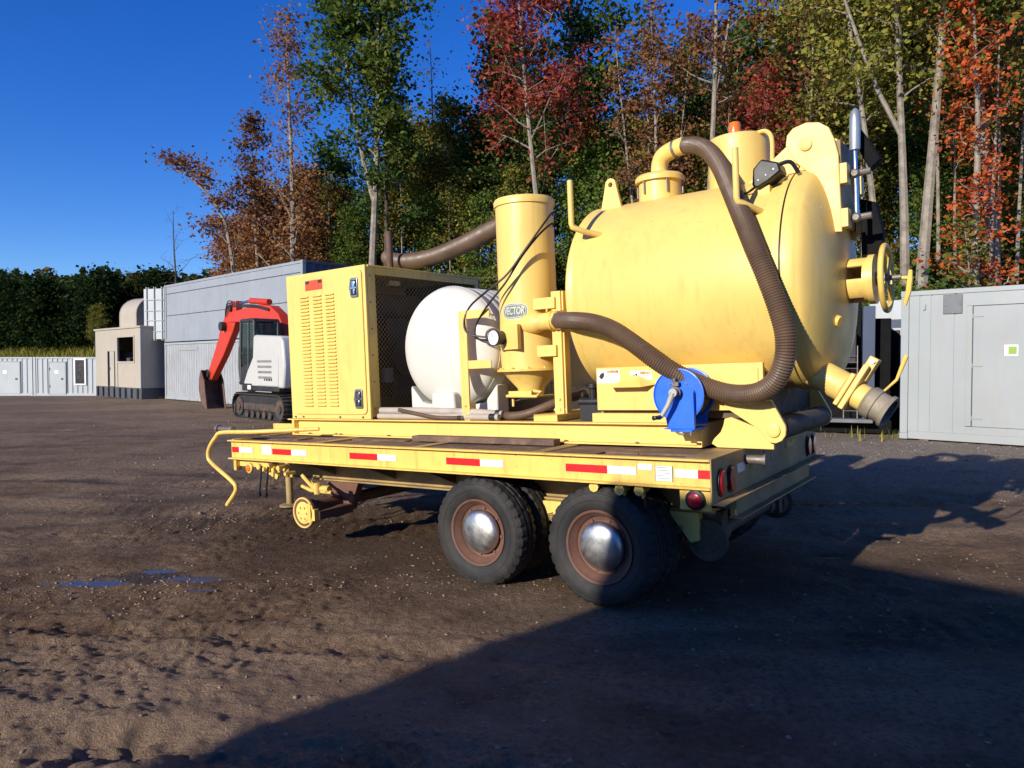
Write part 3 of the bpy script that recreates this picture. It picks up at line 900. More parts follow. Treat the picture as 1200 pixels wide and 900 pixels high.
g = MB().cyl((-0.22, 0.06, 0.10), (0.02, 0.06, 0.10), 0.03, n=10).cyl((-0.24, 0.06, 0.10), (-0.20, 0.06, 0.10), 0.045, n=10)
T.part('pipe_clamp', g, STEEL)
g = MB().box(0.05, 0.12, 0.85, 0.92, 0.0, 0.10).box(-0.02, 0.02, 0.95, DW, -0.16, 0.10)
g.box(0.0, 0.42, 0.85, 0.91, 0.06, 0.115).box(-0.35, 0.02, 0.80, 0.86, 0.0, 0.09)
T.part('front_bulkhead', g, YEL2, bevel=0.003)
T.part('reflective_tape', MB().box(-0.026, -0.0205, 1.02, 1.22, -0.05, 0.01), RED, smooth=0)
g = MB().prism([(0.9, -0.38), (0.05, -0.38), (-1.3, -0.40), (-1.3, -0.30), (0.05, -0.27), (0.9, -0.27)], 'y', 1.18, 1.29)
g.ring((-1.40, 1.235, -0.35), (0, 0, 1), 0.09, 0.025, 24, 8)
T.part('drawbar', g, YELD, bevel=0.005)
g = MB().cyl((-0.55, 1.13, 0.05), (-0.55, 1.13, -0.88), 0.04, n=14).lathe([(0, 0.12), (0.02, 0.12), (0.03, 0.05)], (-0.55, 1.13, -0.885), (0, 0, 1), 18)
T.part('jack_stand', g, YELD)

solo_plank = Thing('loose_plank', 'long brown weathered timber lying on deck against the skid beam', 'timber', (2.75, 0.48, -0.008), TF)
solo_plank.part('board', MB().box(2.05, 3.50, 0.43, 0.53, -0.004, 0.045), WOOD, bevel=0.006)

# ------------------------------------------------------------------ skid frame
SK = Thing('skid_frame', 'yellow steel channel skid base bolted on the trailer deck', 'skid frame', (2.43, DW / 2, 0.0), TF)
SY0, SY1, SX0, SX1, SZ = 0.57, 1.90, 0.27, 4.60, 0.165
g = channel(MB(), SX0, SX1, SY0, 0.002, SZ, 0.05, 0.012, 0.055)
g.box(SX0 - 0.07, SX0, SY0 - 0.0, SY0 + 0.25, SZ - 0.012, SZ)
SK.part('side_beam', g, YEL, bevel=0.003)
SK.part('side_beam', MB().box(SX0, SX1, SY1 - 0.06, SY1, 0.002, SZ), YEL2, bevel=0.003)
SK.part('end_beam', MB().box(SX1 - 0.03, SX1 + 0.004, SY0 + 0.001, SY1 - 0.001, 0.003, SZ - 0.001), YEL, bevel=0.003)
SK.part('end_beam', MB().box(SX0 - 0.004, SX0 + 0.03, SY0 + 0.001, SY1 - 0.001, 0.003, SZ - 0.001), YEL2, bevel=0.003)
SK.part('floor_plate', MB().box(SX0 + 0.04, SX1 - 0.04, SY0 + 0.07, SY1 - 0.07, SZ - 0.02, SZ - 0.004), YELD)
g = MB()
for x in (0.5, 0.95, 1.6, 2.9, 3.5, 4.1):
    g.bolt((x, SY0 + 0.03, 0.014), (0, 0, 1), 0.014, 0.012)
SK.part('bolts', g, STEEL, kind='stuff')

# ------------------------------------------------------------------ engine cabinet
CB = Thing('engine_cabinet', 'tall yellow louvred engine cabinet with expanded metal side', 'cabinet', (0.83, 1.3, SZ), TF)
cx0, cx1, cy0, cy1, cz0, cz1 = 0.275, 1.41, 0.575, 2.30, SZ + 0.003, 1.605
CB.part('front_panel', MB().box(cx0, cx1, cy0, cy0 + 0.03, cz0, cz1), YEL, bevel=0.006)
CB.part('side_panel', MB().box(cx0, cx0 + 0.02, cy0 + 0.031, cy1, cz0, cz1 - 0.021), YEL)
CB.part('back_panel', MB().box(cx0 + 0.021, cx1, cy1 - 0.02, cy1, cz0, cz1 - 0.021), BLACK)  # coloured black to put shade into the cabinet interior
CB.part('roof_panel', MB().box(cx0, cx1 + 0.012, cy0 + 0.031, cy1, cz1 - 0.02, cz1), YEL, bevel=0.004)
CB.part('floor_panel', MB().box(cx0 + 0.021, cx1 - 0.01, cy0 + 0.031, cy1 - 0.021, cz0, cz0 + 0.02), DARKB)
g = MB()
g.box(cx1 - 0.02, cx1, cy0 + 0.031, cy0 + 0.13, cz0 + 0.021, cz1 - 0.021)
g.box(cx1 - 0.02, cx1, cy0 + 0.13, cy1 - 0.021, cz1 - 0.085, cz1 - 0.021)
g.box(cx1 - 0.02, cx1, cy0 + 0.13, cy1 - 0.021, cz0 + 0.021, cz0 + 0.07)
g.box(cx1 - 0.02, cx1, cy1 - 0.08, cy1 - 0.021, cz0 + 0.07, cz1 - 0.085)
CB.part('side_frame', g, YEL2, bevel=0.002)
# door in the front panel
DX0, DX1, DZ0, DZ1 = cx0 + 0.045, cx1 - 0.035, cz0 + 0.045, cz1 - 0.035
dn, dr = [], 0.05
for (px, pz, a0) in ((DX1 - dr, DZ1 - dr, 0), (DX0 + dr, DZ1 - dr, 90), (DX0 + dr, DZ0 + dr, 180), (DX1 - dr, DZ0 + dr, 270)):
    for k in range(5):
        a = R(a0 + 22.5 * k)
        dn.append((px + dr * math.cos(a), pz + dr * math.sin(a)))
door = CB.part('door', MB().prism(dn, 'y', cy0 - 0.014, cy0 - 0.001), YEL, bevel=0.004)
for c in range(3):
    g = MB()
    xl = cx0 + (0.235, 0.425, 0.605)[c]
    for k in range(32):
        z = cz1 - 0.24 - k * 0.0345
        x0, x1 = xl - 0.01, xl + 0.115
        g.add([(x0, cy0 - 0.0145, z + 0.014), (x1, cy0 - 0.0145, z + 0.014), (x1, cy0 - 0.032, z - 0.002), (x0, cy0 - 0.032, z - 0.002),
               (x0 + 0.004, cy0 - 0.0145, z - 0.003), (x1 - 0.004, cy0 - 0.0145, z - 0.003)],
              [(0, 3, 2, 1), (0, 4, 3), (1, 2, 5), (3, 4, 5, 2)])
    CB.part('louver_column', g, YEL, door, smooth=0, kind='stuff')
for z in (1.40, 0.36):
    xc = cx1 - 0.135
    o = [(-0.062, 0.0), (-0.042, 0.078), (-0.034, 0.092), (0.05, 0.092), (0.058, 0.08), (0.058, -0.08), (0.05, -0.092), (-0.034, -0.092), (-0.042, -0.078)]
    l = CB.part('latch', MB().prism([(xc + a, z + b) for a, b in o], 'y', cy0 - 0.026, cy0 - 0.0145), M('latch_zinc', (0.34, 0.36, 0.37), 0.3, 0.8, var=0.15, vs=15) if z > 1 else MATS['latch_zinc'], door, bevel=0.006)
    g = MB().box(xc - 0.03, xc + 0.045, cy0 - 0.0275, cy0 - 0.0262, z - 0.07, z + 0.07)
    CB.part('latch_recess', g, BLACK, door, smooth=0)
    g = MB().box(xc - 0.004, xc + 0.034, cy0 - 0.040, cy0 - 0.028, z + 0.005, z + 0.06).box(xc - 0.03, xc + 0.046, cy0 - 0.036, cy0 - 0.028, z - 0.012, z + 0.004)
    g.box(xc + 0.01, xc + 0.03, cy0 - 0.04, cy0 - 0.028, z - 0.06, z - 0.012)
    CB.part('latch_lever', g, CHRM, door, bevel=0.002)
g = MB().box(cx0 + 0.31, cx0 + 0.56, cy0 - 0.0168, cy0 - 0.0142, cz1 - 0.175, cz1 - 0.078)
sg = CB.part('warning_sticker', g, SIGNRED, door, smooth=0)
g = MB().box(cx0 + 0.315, cx0 + 0.37, cy0 - 0.0178, cy0 - 0.017, cz1 - 0.112, cz1 - 0.084).box(cx0 + 0.50, cx0 + 0.555, cy0 - 0.0178, cy0 - 0.017, cz1 - 0.112, cz1 - 0.084)
CB.part('warning_print', g, INK, door, smooth=0)
g = MB()
for x in (cx0 + 0.06, cx0 + 0.18, cx0 + 0.72, cx1 - 0.10):
    g.bolt((x, cy0 - 0.0005, cz0 + 0.02), (0, -1, 0), 0.010, 0.012)
for z in np.linspace(cz0 + 0.1, cz1 - 0.1, 6):
    g.bolt((cx1 + 0.0005, cy0 + 0.06, z), (1, 0, 0), 0.009, 0.008)
CB.part('screws', g, STEEL, kind='stuff')
# expanded metal: crossed strands as real slats
g = MB()
my0, my1, mz0, mz1 = cy0 + 0.125, cy1 - 0.075, cz0 + 0.065, cz1 - 0.08
dy, dz = 0.048, 0.0235
xm = cx1 - 0.014
ny_, nz_ = int((my1 - my0) / dy) + 1, int((mz1 - mz0) / dz) + 1
for j in range(nz_):
    for i in range(ny_):
        yc, zc = my0 + i * dy + (dy / 2 if j % 2 else 0), mz0 + j * dz
        for s_ in (-1, 1):
            y2, z2 = yc + s_ * dy / 2, zc + dz
            if y2 > my1 or y2 < my0 or z2 > mz1 + 0.02 or yc > my1:
                continue
            w = 0.0050
            g.add([(xm, yc, zc - w), (xm, y2, z2 - w), (xm + 0.002 * s_, y2, z2 + w), (xm + 0.002 * s_, yc, zc + w)], [(0, 1, 2, 3)])
CB.part('expanded_metal_screen', g, M('screen_metal', (0.27, 0.17, 0.065), 0.6, 0.0, var=0.25, vs=4), smooth=0, kind='stuff')
# engine inside
g = MB().box(0.45, 1.15, 1.15, 2.0, 0.35, 0.85).box(0.55, 1.05, 1.2, 1.9, 0.85, 1.15).cyl((1.18, 1.3, 0.75), (1.22, 1.3, 0.75), 0.2)
g.cyl((0.8, 1.25, 1.3), (0.8, 1.9, 1.3), 0.13)
CB.part('engine_block', g, DARKB, bevel=0.01)
g = MB().box(1.28, 1.33, 0.86, 0.98, 0.50, 0.64)
CB.part('junction_box', g, M('grey_box', (0.22, 0.22, 0.21), 0.5), bevel=0.008)
g = MB().box(1.30, 1.36, 0.95, 1.10, 1.44, 1.49)
CB.part('work_lamp', g, YEL, bevel=0.01)
g = MB().cyl((0.98, 1.35, 1.60), (0.98, 1.35, 2.06), 0.034, n=16).cyl((0.98, 1.35, 1.602), (0.98, 1.35, 1.64), 0.055, n=16)
CB.part('exhaust_pipe', g, PIPERUST)

# ------------------------------------------------------------------ white water tanks
def water_tank(x, y0, y1, z, r, label):
    W = Thing('water_tank', label, 'water tank', (x, (y0 + y1) / 2, SZ), TF, 'white poly tanks on the skid')
    prof = []
    dome = 0.17
    for k in range(13):
        a = math.pi / 2 * k / 12
        prof.append((y0 + dome - dome * math.cos(a), max(0.004, r * math.sin(a) ** 0.8)))
    n = 7
    for k in range(1, n):
        yy = y0 + dome + (y1 - y0 - 2 * dome) * k / n
        prof += [(yy - 0.03, r), (yy - 0.015, r * 0.982), (yy + 0.015, r * 0.982), (yy + 0.03, r)]
    for k in range(13):
        a = math.pi / 2 * (1 - k / 12)
        prof.append((y1 - dome + dome * math.cos(a), max(0.004, r * math.sin(a) ** 0.9)))
    W.part('tank_shell', MB().lathe([(p, q) for p, q in prof], (x, 0, z), (0, 1, 0), 72), WHITEP, smooth=50)
    g = MB()
    for yy in (y0 + 0.02, y1 - 0.25):
        g.prism([(x - 0.50, SZ), (x + 0.50, SZ), (x + 0.50, SZ + 0.30), (x + 0.36, SZ + 0.14), (x, SZ + 0.09), (x - 0.36, SZ + 0.14), (x - 0.50, SZ + 0.30)], 'y', yy + 0.13, yy + 0.30)
    W.part('cradle', g, WHITEP, bevel=0.015)
    g = MB().prism([(x - 0.12, SZ), (x + 0.17, SZ), (x + 0.15, SZ + 0.24), (x - 0.10, SZ + 0.24)], 'y', y0 - 0.015, y0 + 0.14)
    W.part('foot', g, WHITEP, bevel=0.02)
    W.part('seam', MB().lathe([(0, r + 0.001), (0.006, r + 0.006), (0.012, r + 0.001)], (x, y0 + dome - 0.006, z), (0, 1, 0), 72, False, False), WHITEP)
    return W
water_tank(2.19, 0.68, 1.80, 0.165 + 0.635, 0.54, 'white round water tank with domed end beside engine cabinet')
water_tank(3.20, 1.52, 2.30, 0.165 + 0.60, 0.44, 'white water tank mostly hidden behind the cyclone cylinder')
# hoses stored on the skid
for nm, pts, r, m, lab in (
    ('stored_hose', [(1.46, 0.66, 0.245), (2.0, 0.64, 0.245), (2.55, 0.64, 0.235), (2.85, 0.68, 0.215)], 0.030, M('pale_hose', (0.42, 0.36, 0.30), 0.6, var=0.15, grime=(0.2, 0.16, 0.13), gs=4), 'upper pale hose lying along the skid below white tank'),
    ('stored_hose', [(1.46, 0.63, 0.195), (1.9, 0.62, 0.195), (2.4, 0.62, 0.195), (2.85, 0.63, 0.195)], 0.026, MATS['pale_hose'], 'lower pale hose lying along the skid edge below white tank'),
    ('suction_hose', [(1.75, 0.60, 0.255), (1.95, 0.59, 0.225), (2.2, 0.59, 0.19), (2.5, 0.60, 0.188)], 0.018, HOSE, 'thin brown hose crossing over the pale hoses on the skid'),
    ('suction_hose', [(2.70, 0.75, 0.21), (2.95, 0.70, 0.20), (3.12, 0.72, 0.23), (3.30, 0.85, 0.31), (3.45, 1.05, 0.36)], 0.035, HOSE, 'brown hose end curling up below the cyclone cone')):
    h = Thing(nm, lab, 'hose', pts[1], TF)
    h.part('hose_body', MB().tube(spline(pts, 8), r, 12), m)
    h.part('hose_cuff', MB().tube([Vector(pts[-1]) * 0.93 + Vector(pts[-2]) * 0.07, Vector(pts[-1]) * 0.8 + Vector(pts[-2]) * 0.2], r * 1.12, 12), BLACK)

# ------------------------------------------------------------------ cyclone separator
CX, CY, CRR = 2.985, 0.92, 0.243
CY_ = Thing('cyclone_separator', 'tall yellow upright cyclone cylinder with cone bottom and gauge', 'cyclone', (CX, CY, SZ), TF)
g = MB().lathe([(0.585, CRR), (1.93, CRR)], (CX, CY, 0), (0, 0, 1), 64)
CY_.part('cylinder', g, YEL)
g = MB().lathe([(1.93, CRR + 0.012), (1.972, CRR + 0.014), (1.99, CRR + 0.004), (2.0, 0.12)], (CX, CY, 0), (0, 0, 1), 64)
g.lathe([(1.998, 0.05), (2.02, 0.05)], (CX + 0.04, CY, 0), (0, 0, 1), 12)
CY_.part('lid', g, YEL, smooth=40)
g = MB().lathe([(0.565, CRR + 0.045), (0.585, CRR + 0.045)], (CX, CY, 0), (0, 0, 1), 48)
for i in range(12):
    a = 2 * math.pi * i / 12
    g.bolt((CX + (CRR + 0.028) * math.cos(a), CY + (CRR + 0.028) * math.sin(a), 0.585), (0, 0, 1), 0.012, 0.014)
CY_.part('flange', g, YEL2)
g = MB().lathe([(0.565, CRR), (0.42, 0.115), (0.36, 0.105), (0.36, 0.0)], (CX, CY, 0), (0, 0, 1), 48, False, False)
CY_.part('cone', g, YEL)
g = MB().box(CX - 0.16, CX + 0.17, CY - 0.12, CY + 0.12, 0.345, 0.36).box(CX - 0.13, CX + 0.10, CY - 0.15, CY - 0.12, 0.355, 0.40)
g.tube([(CX - 0.15, CY - 0.15, 0.36), (CX + 0.15, CY - 0.15, 0.355), (CX + 0.20, CY - 0.15, 0.39), (CX + 0.12, CY - 0.14, 0.40)], 0.014, 8)
g.cyl((CX - 0.12, CY - 0.1, 0.345), (CX - 0.12, CY - 0.1, 0.27), 0.012, n=8)
CY_.part('dump_gate', g, YEL, bevel=0.003)
# inlet pipe towards the tank
inl = spline([(CX + 0.02, CY - 0.14, 0.945), (CX + 0.14, CY - 0.17, 0.95), (CX + 0.28, CY - 0.18, 0.955), (CX + 0.40, CY - 0.17, 0.96)], 6)
g = MB().tube(inl, [0.085] * 10 + [0.07] * (len(inl) - 10), 24)
ip = CY_.part('inlet_pipe', g, YEL, smooth=50)
g = MB()
for k in (0.33, 0.37):
    g.lathe([(0, 0.076), (0.02, 0.079), (0.03, 0.076)], (CX + k, CY - 0.175, 0.957), (1, 0, 0), 24)
g.bolt((CX + 0.3, CY - 0.18, 1.03), (0, 0, 1), 0.008, 0.03)
CY_.part('pipe_collar', g, YEL2, ip)
# gauge
gq = Vector((CX - 0.10, CY - 0.285, 0.845))
gd = Vector((-0.16, -0.98, 0)).normalized()
gp = CY_.part('gauge_plate', MB().add([gq + Vector((0.02, 0.02, -0.10)), gq + Vector((0.19, -0.015, -0.10)), gq + Vector((0.19, -0.015, 0.10)), gq + Vector((0.02, 0.02, 0.10)),
                                        gq + Vector((0.02, 0.05, -0.10)), gq + Vector((0.19, 0.03, -0.10)), gq + Vector((0.19, 0.03, 0.10)), gq + Vector((0.02, 0.05, 0.10))],
                                       [(0, 1, 2, 3), (7, 6, 5, 4), (0, 4, 5, 1), (1, 5, 6, 2), (2, 6, 7, 3), (3, 7, 4, 0)]), YEL, smooth=0)
gg = CY_.part('gauge', MB().lathe([(-0.05, 0.055), (0.05, 0.062), (0.062, 0.068), (0.072, 0.066), (0.072, 0.060)], gq, gd, 30), BLACK)
CY_.part('gauge_face', MB().lathe([(0.0725, 0.059), (0.073, 0.001)], gq, gd, 30), GLASSW, gg)
g = MB()
for i in range(11):
    a = R(-130 + 26 * i)
    d_, u_, w_ = frame_from(gd)
    c = gq + gd * 0.0735 + u_ * math.sin(a) * 0.045 + w_ * math.cos(a) * -0.045
    g.cyl(c, c + gd * 0.001, 0.004, n=6)
c = gq + gd * 0.0735
g.tube([c - w_ * 0.006, c + u_ * 0.02 + w_ * -0.035], 0.0022, 5)
CY_.part('gauge_marks', g, INK, gg)
# emblem wrapped on the cylinder: oval plate with lettering
def wrap(a0, s_, z, off):   # arc length s_ from angle a0 around the cylinder
    a = a0 + s_ / CRR
    return (CX + (CRR + off) * math.cos(a), CY + (CRR + off) * math.sin(a), z)
A0 = R(-85)
EZ = 1.055
def oval_mb(rx_, rz_, off, n=48, rings=5):
    mb = MB()
    v = [wrap(A0, 0, EZ, off)]
    f = []
    for q in range(1, rings + 1):
        for i in range(n):
            a = 2 * math.pi * i / n
            ex = abs(math.cos(a)) ** 0.75 * math.copysign(1, math.cos(a))
            ez = abs(math.sin(a)) ** 0.75 * math.copysign(1, math.sin(a))
            v.append(wrap(A0, rx_ * ex * q / rings, EZ + rz_ * ez * q / rings, off))
    for i in range(n):
        f.append((0, 1 + i, 1 + (i + 1) % n))
    for q in range(rings - 1):
        for i in range(n):
            i2 = (i + 1) % n
            f.append((1 + q * n + i, 1 + (q + 1) * n + i, 1 + (q + 1) * n + i2, 1 + q * n + i2))
    return mb.add(v, f)
e0 = CY_.part('emblem', oval_mb(0.122, 0.066, 0.0012), M('emblem_cream', (0.62, 0.62, 0.55), 0.5), smooth=0)
CY_.part('emblem_border', oval_mb(0.114, 0.059, 0.0020), EMBL, e0, smooth=0)
CY_.part('emblem_ring', oval_mb(0.108, 0.053, 0.0028), MATS['emblem_cream'], e0, smooth=0)
CY_.part('emblem_field', oval_mb(0.102, 0.047, 0.0036), EMBL, e0, smooth=0)
tv, tf = text_mb('VECTOR', 0.060)
wx = max(p[0] for p in tv)
mb2 = MB()
for qi, (ddx, ddz) in enumerate(((0, 0), (0.0016, 0), (-0.0016, 0), (0, 0.0016), (0, -0.0016))):
    mb2.add([wrap(A0, p[0] * 0.094 / wx + p[1] * 0.12 + ddx, EZ + p[1] * 1.45 + ddz, 0.0044 + qi * 0.00012) for p in tv], tf)
CY_.part('lettering', mb2, MATS['emblem_cream'], e0, smooth=0)
# posts and straps
g = MB().box(2.475, 2.56, 0.61, 0.63, SZ, 1.09)
g.box(2.56, 2.80, 0.615, 0.628, 1.02, 1.09).box(2.56, 2.80, 0.615, 0.628, 0.60, 0.67).box(2.475, 2.56, 0.63, 0.70, SZ, SZ + 0.15)
g.bolt((2.517, 0.61, 0.21), (0, -1, 0)); g.bolt((2.517, 0.61, 0.29), (0, -1, 0))
CY_.part('post', g, YEL, bevel=0.003)
g = MB().box(3.315, 3.40, 0.76, 0.78, SZ + 0.05, 1.19).box(3.40, 3.415, 0.78, 0.86, SZ + 0.05, 1.19)
g.box(3.16, 3.36, 0.735, 0.758, 1.055, 1.145).box(3.18, 3.36, 0.735, 0.758, 0.675, 0.765)
for z in (0.25, 0.33):
    g.bolt((3.36, 0.76, z), (0, -1, 0), 0.014)
CY_.part('post', g, YEL, bevel=0.003)
g = MB().box(3.20, 3.42, 0.62, 0.64, SZ, SZ + 0.05).box(3.20, 3.42, 0.62, 1.50, SZ + 0.04, SZ + 0.052).box(3.20, 3.215, 0.64, 1.50, SZ, SZ + 0.04).box(3.405, 3.42, 0.64, 1.50, SZ, SZ + 0.04)
CY_.part('foot_channel', g, YEL2, bevel=0.002)
g = MB().box(3.55, 3.75, 0.75, 0.95, SZ, SZ + 0.12).cyl((3.62, 0.85, SZ + 0.1), (3.62, 0.85, SZ + 0.27), 0.03, n=10).cyl((3.62, 0.85, SZ + 0.25), (3.62, 0.85, SZ + 0.28), 0.055, n=12)
g.cyl((3.5, 0.85, SZ + 0.14), (3.8, 0.85, SZ + 0.14), 0.035, n=12)
CY_.part('drain_valve', g, BLACK)
# gauge cables
f1 = wrap(0, CRR * R(2), 1.83, 0.03)
f2 = wrap(0, CRR * R(2), 1.74, 0.03)
for f_ in (f1, f2):
    g = MB()
    g.cyl(wrap(0, CRR * R(2), f_[2], -0.01), wrap(0, CRR * R(2), f_[2], 0.03), 0.012, n=8)
    CY_.part('cable_fitting', g, CHRM)
c1 = spline([f1, wrap(0, CRR * R(-12), 1.83, 0.075), wrap(0, CRR * R(-32), 1.72, 0.11), wrap(0, CRR * R(-58), 1.52, 0.10), wrap(0, CRR * R(-84), 1.34, 0.10), wrap(0, CRR * R(-112), 1.22, 0.16),
             (2.60, 0.62, 1.12), (2.545, 0.60, 0.99), (2.60, 0.60, 0.89), gq + Vector((-0.05, 0.0, 0.0))], 8)
c2 = spline([f2, wrap(0, CRR * R(-12), 1.745, 0.07), wrap(0, CRR * R(-36), 1.65, 0.09), wrap(0, CRR * R(-62), 1.48, 0.075), wrap(0, CRR * R(-88), 1.28, 0.085), wrap(0, CRR * R(-116), 1.12, 0.13),
             (2.66, 0.63, 0.98), (2.645, 0.61, 0.89), (2.68, 0.62, 0.845), gq + Vector((-0.045, 0.0, -0.02))], 8)
CY_.part('gauge_cable', MB().tube(c1, 0.0085, 8), BLACK)
CY_.part('gauge_cable', MB().tube(c2, 0.0085, 8), BLACK)

# ------------------------------------------------------------------ debris tank
AYC, AZC, TR = 1.235, 1.12, 0.745
XF, XS = 3.62, 5.18
DT = Thing('debris_tank', 'large yellow horizontal vacuum debris tank with hinged domed rear door', 'debris tank', (4.45, AYC, SZ), TF)
def tx(prof, n=96, c0=False, c1=False):
    return MB().lathe(prof, (0, AYC, AZC), (1, 0, 0), n, c0, c1)
DT.part('shell', tx([(XF, TR), (XF + 0.05, TR), (XF + 0.056, TR - 0.004), (XF + 0.062, TR), (XS - 0.02, TR)]), YEL, smooth=40)
DT.part('front_head', tx([(XF - 0.17, 0.002), (XF - 0.165, 0.15), (XF - 0.14, 0.35), (XF - 0.09, 0.55), (XF - 0.04, 0.68), (XF - 0.01, 0.735), (XF - 0.0005, TR)]), YEL, smooth=60)
DT.part('shell_rim', tx([(XS - 0.05, TR + 0.001), (XS - 0.05, TR + 0.020), (XS - 0.006, TR + 0.020), (XS - 0.006, TR - 0.02)]), YEL, smooth=30)
DT.part('gasket', tx([(XS - 0.006, TR + 0.006), (XS + 0.006, TR + 0.006)]), BLACK)
DR0 = 0.25
def doorprof():
    p = [(XS + 0.006, TR - 0.02), (XS + 0.006, TR + 0.020), (XS + 0.07, TR + 0.020), (XS + 0.085, TR + 0.008)]
    for k in range(1, 15):
        a = math.pi / 2 * k / 15
        p.append((XS + 0.085 + 0.175 * math.sin(a) ** 1.15, (TR + 0.008) * math.cos(a) ** 0.9))
    p.append((XS + 0.26, 0.002))
    return p
dd = DT.part('rear_door', tx(doorprof()), YEL, smooth=40)
def doorx(rad):
    q = doorprof()[4:]
    return float(np.interp(rad, [b for a, b in q][::-1], [a for a, b in q][::-1]))
# inspection neck with hand wheel
NZ = 1.095
g = MB()
NX0, NX1 = doorx(0.14) - 0.05, 5.60
n = 40
hole = {k for k in range(n)}
g.lathe([(NX0, 0.15), (5.44, 0.15)], (0, AYC, NZ), (1, 0, 0), 40, False, False)
g.lathe([(5.535, 0.15), (5.56, 0.15), (5.56, 0.166), (NX1, 0.166), (NX1, 0.02)], (0, AYC, NZ), (1, 0, 0), 40, False, False)
d_, u_, w_ = frame_from((1, 0, 0))
for k in range(40):                       # slotted middle: four bars with windows between
    if k % 10 in (0, 1, 2, 3, 4, 5):
        a0, a1 = 2 * math.pi * k / 40, 2 * math.pi * (k + 1) / 40
        c = Vector((0, AYC, NZ))
        e = [c + d_ * x_ + (u_ * math.cos(a) + w_ * math.sin(a)) * r_ for r_ in (0.15, 0.138) for x_ in (5.44, 5.535) for a in (a0, a1)]
        g.add(e, [(0, 1, 3, 2), (4, 6, 7, 5), (0, 4, 5, 1), (2, 3, 7, 6), (0, 2, 6, 4), (1, 5, 7, 3)])
nk = DT.part('inspection_neck', g, YEL, smooth=30)
g = MB().cyl((5.40, AYC, NZ), (5.75, AYC, NZ), 0.018, n=12).cyl((5.60, AYC, NZ), (5.68, AYC, NZ), 0.045, n=16)
DT.part('spindle', g, STEEL, nk)
g = MB().ring((5.66, AYC, NZ), (1, 0, 0), 0.215, 0.019, 48, 10)
for k in range(4):
    a = math.pi / 4 + math.pi / 2 * k
    g.tube([(5.66, AYC, NZ), (5.665, AYC + 0.11 * math.cos(a), NZ + 0.11 * math.sin(a)), (5.66, AYC + 0.21 * math.cos(a), NZ + 0.21 * math.sin(a))], 0.013, 8)
DT.part('hand_wheel', g, YEL2, nk, smooth=50)
g = MB().cyl((5.66, AYC, NZ), (5.80, AYC + 0.01, NZ - 0.01), 0.012, n=8)
g.tube([(5.805, AYC, NZ + 0.04), (5.80, AYC, NZ - 0.02), (5.79, AYC, NZ - 0.10), (5.765, AYC, NZ - 0.19)], [0.012, 0.018, 0.018, 0.012], 8)
DT.part('clamp_lever', g, YEL2, nk)
# lower discharge valve
vo = Vector((5.34, 0.96, 0.44))
vd = Vector((0.80, -0.10, -0.48)).normalized()
g = MB().lathe([(-0.24, 0.10), (0.12, 0.10), (0.13, 0.088)], vo, vd, 32)
dv = DT.part('discharge_pipe', g, YEL)
up_ = (Vector((0.42, 0.05, 0.80)) - vd * Vector((0.42, 0.05, 0.80)).dot(vd)).normalized()
sd = vd.cross(up_)
def vbox(mb, a0, a1, b0, b1, c0, c1):
    v = [vo + vd * a + sd * b + up_ * c for a in (a0, a1) for b in (b0, b1) for c in (c0, c1)]
    return mb.add(v, [(0, 1, 3, 2), (4, 6, 7, 5), (0, 4, 5, 1), (2, 3, 7, 6), (0, 2, 6, 4), (1, 5, 7, 3)])
g = vbox(MB(), 0.13, 0.16, -0.105, 0.105, -0.115, 0.115)
vbox(g, 0.165, 0.20, -0.10, 0.10, -0.12, 0.20)
vbox(g, 0.155, 0.215, -0.04, 0.04, 0.10, 0.26)
g.lathe([(0.20, 0.085), (0.27, 0.085)], vo, vd, 28)
DT.part('gate_valve_body', g, YEL, dv, bevel=0.006)
g = MB().lathe([(0.27, 0.088), (0.29, 0.105), (0.34, 0.105), (0.345, 0.095), (0.40, 0.095), (0.405, 0.108), (0.43, 0.108), (0.43, 0.085), (0.33, 0.08)], vo, vd, 32, False, True)
DT.part('coupling', g, M('grey_coupling', (0.26, 0.22, 0.165), 0.7, 0.25, var=0.3, vs=9, grime=(0.2, 0.14, 0.09), gs=6), dv, smooth=30)
g = MB()
g.tube([vo + vd * 0.30 - sd * 0.115 + up_ * 0.02, vo + vd * 0.38 - sd * 0.125 - up_ * 0.03, vo + vd * 0.42 - sd * 0.13 - up_ * 0.07], 0.013, 8)
g.ring(vo + vd * 0.28 - sd * 0.13 + up_ * 0.03, sd, 0.035, 0.005, 18, 6)
DT.part('cam_handle', g, STEEL, dv)
g = MB()
p0 = vo + vd * 0.19 + up_ * 0.235
g.tube([p0 - sd * 0.06, p0 + sd * 0.06], 0.016, 8)
DT.part('valve_pin', g, CHRM, dv)
g = MB().tube([vo + vd * 0.33 + up_ * 0.09, vo + vd * 0.36 + up_ * 0.20, vo + vd * 0.33 + up_ * 0.36], [0.007, 0.010, 0.015], 8)
DT.part('valve_lever', g, YEL2, dv)
# reinforcing bar and clamp lugs on the door

g = MB().lathe([(0, 0.04), (0.03, 0.035)], (doorx(0.42) - 0.005, AYC - 0.30, AZC - 0.30), (0.9, -0.3, -0.3), 18)
DT.part('sight_boss', g, YEL2, dd)

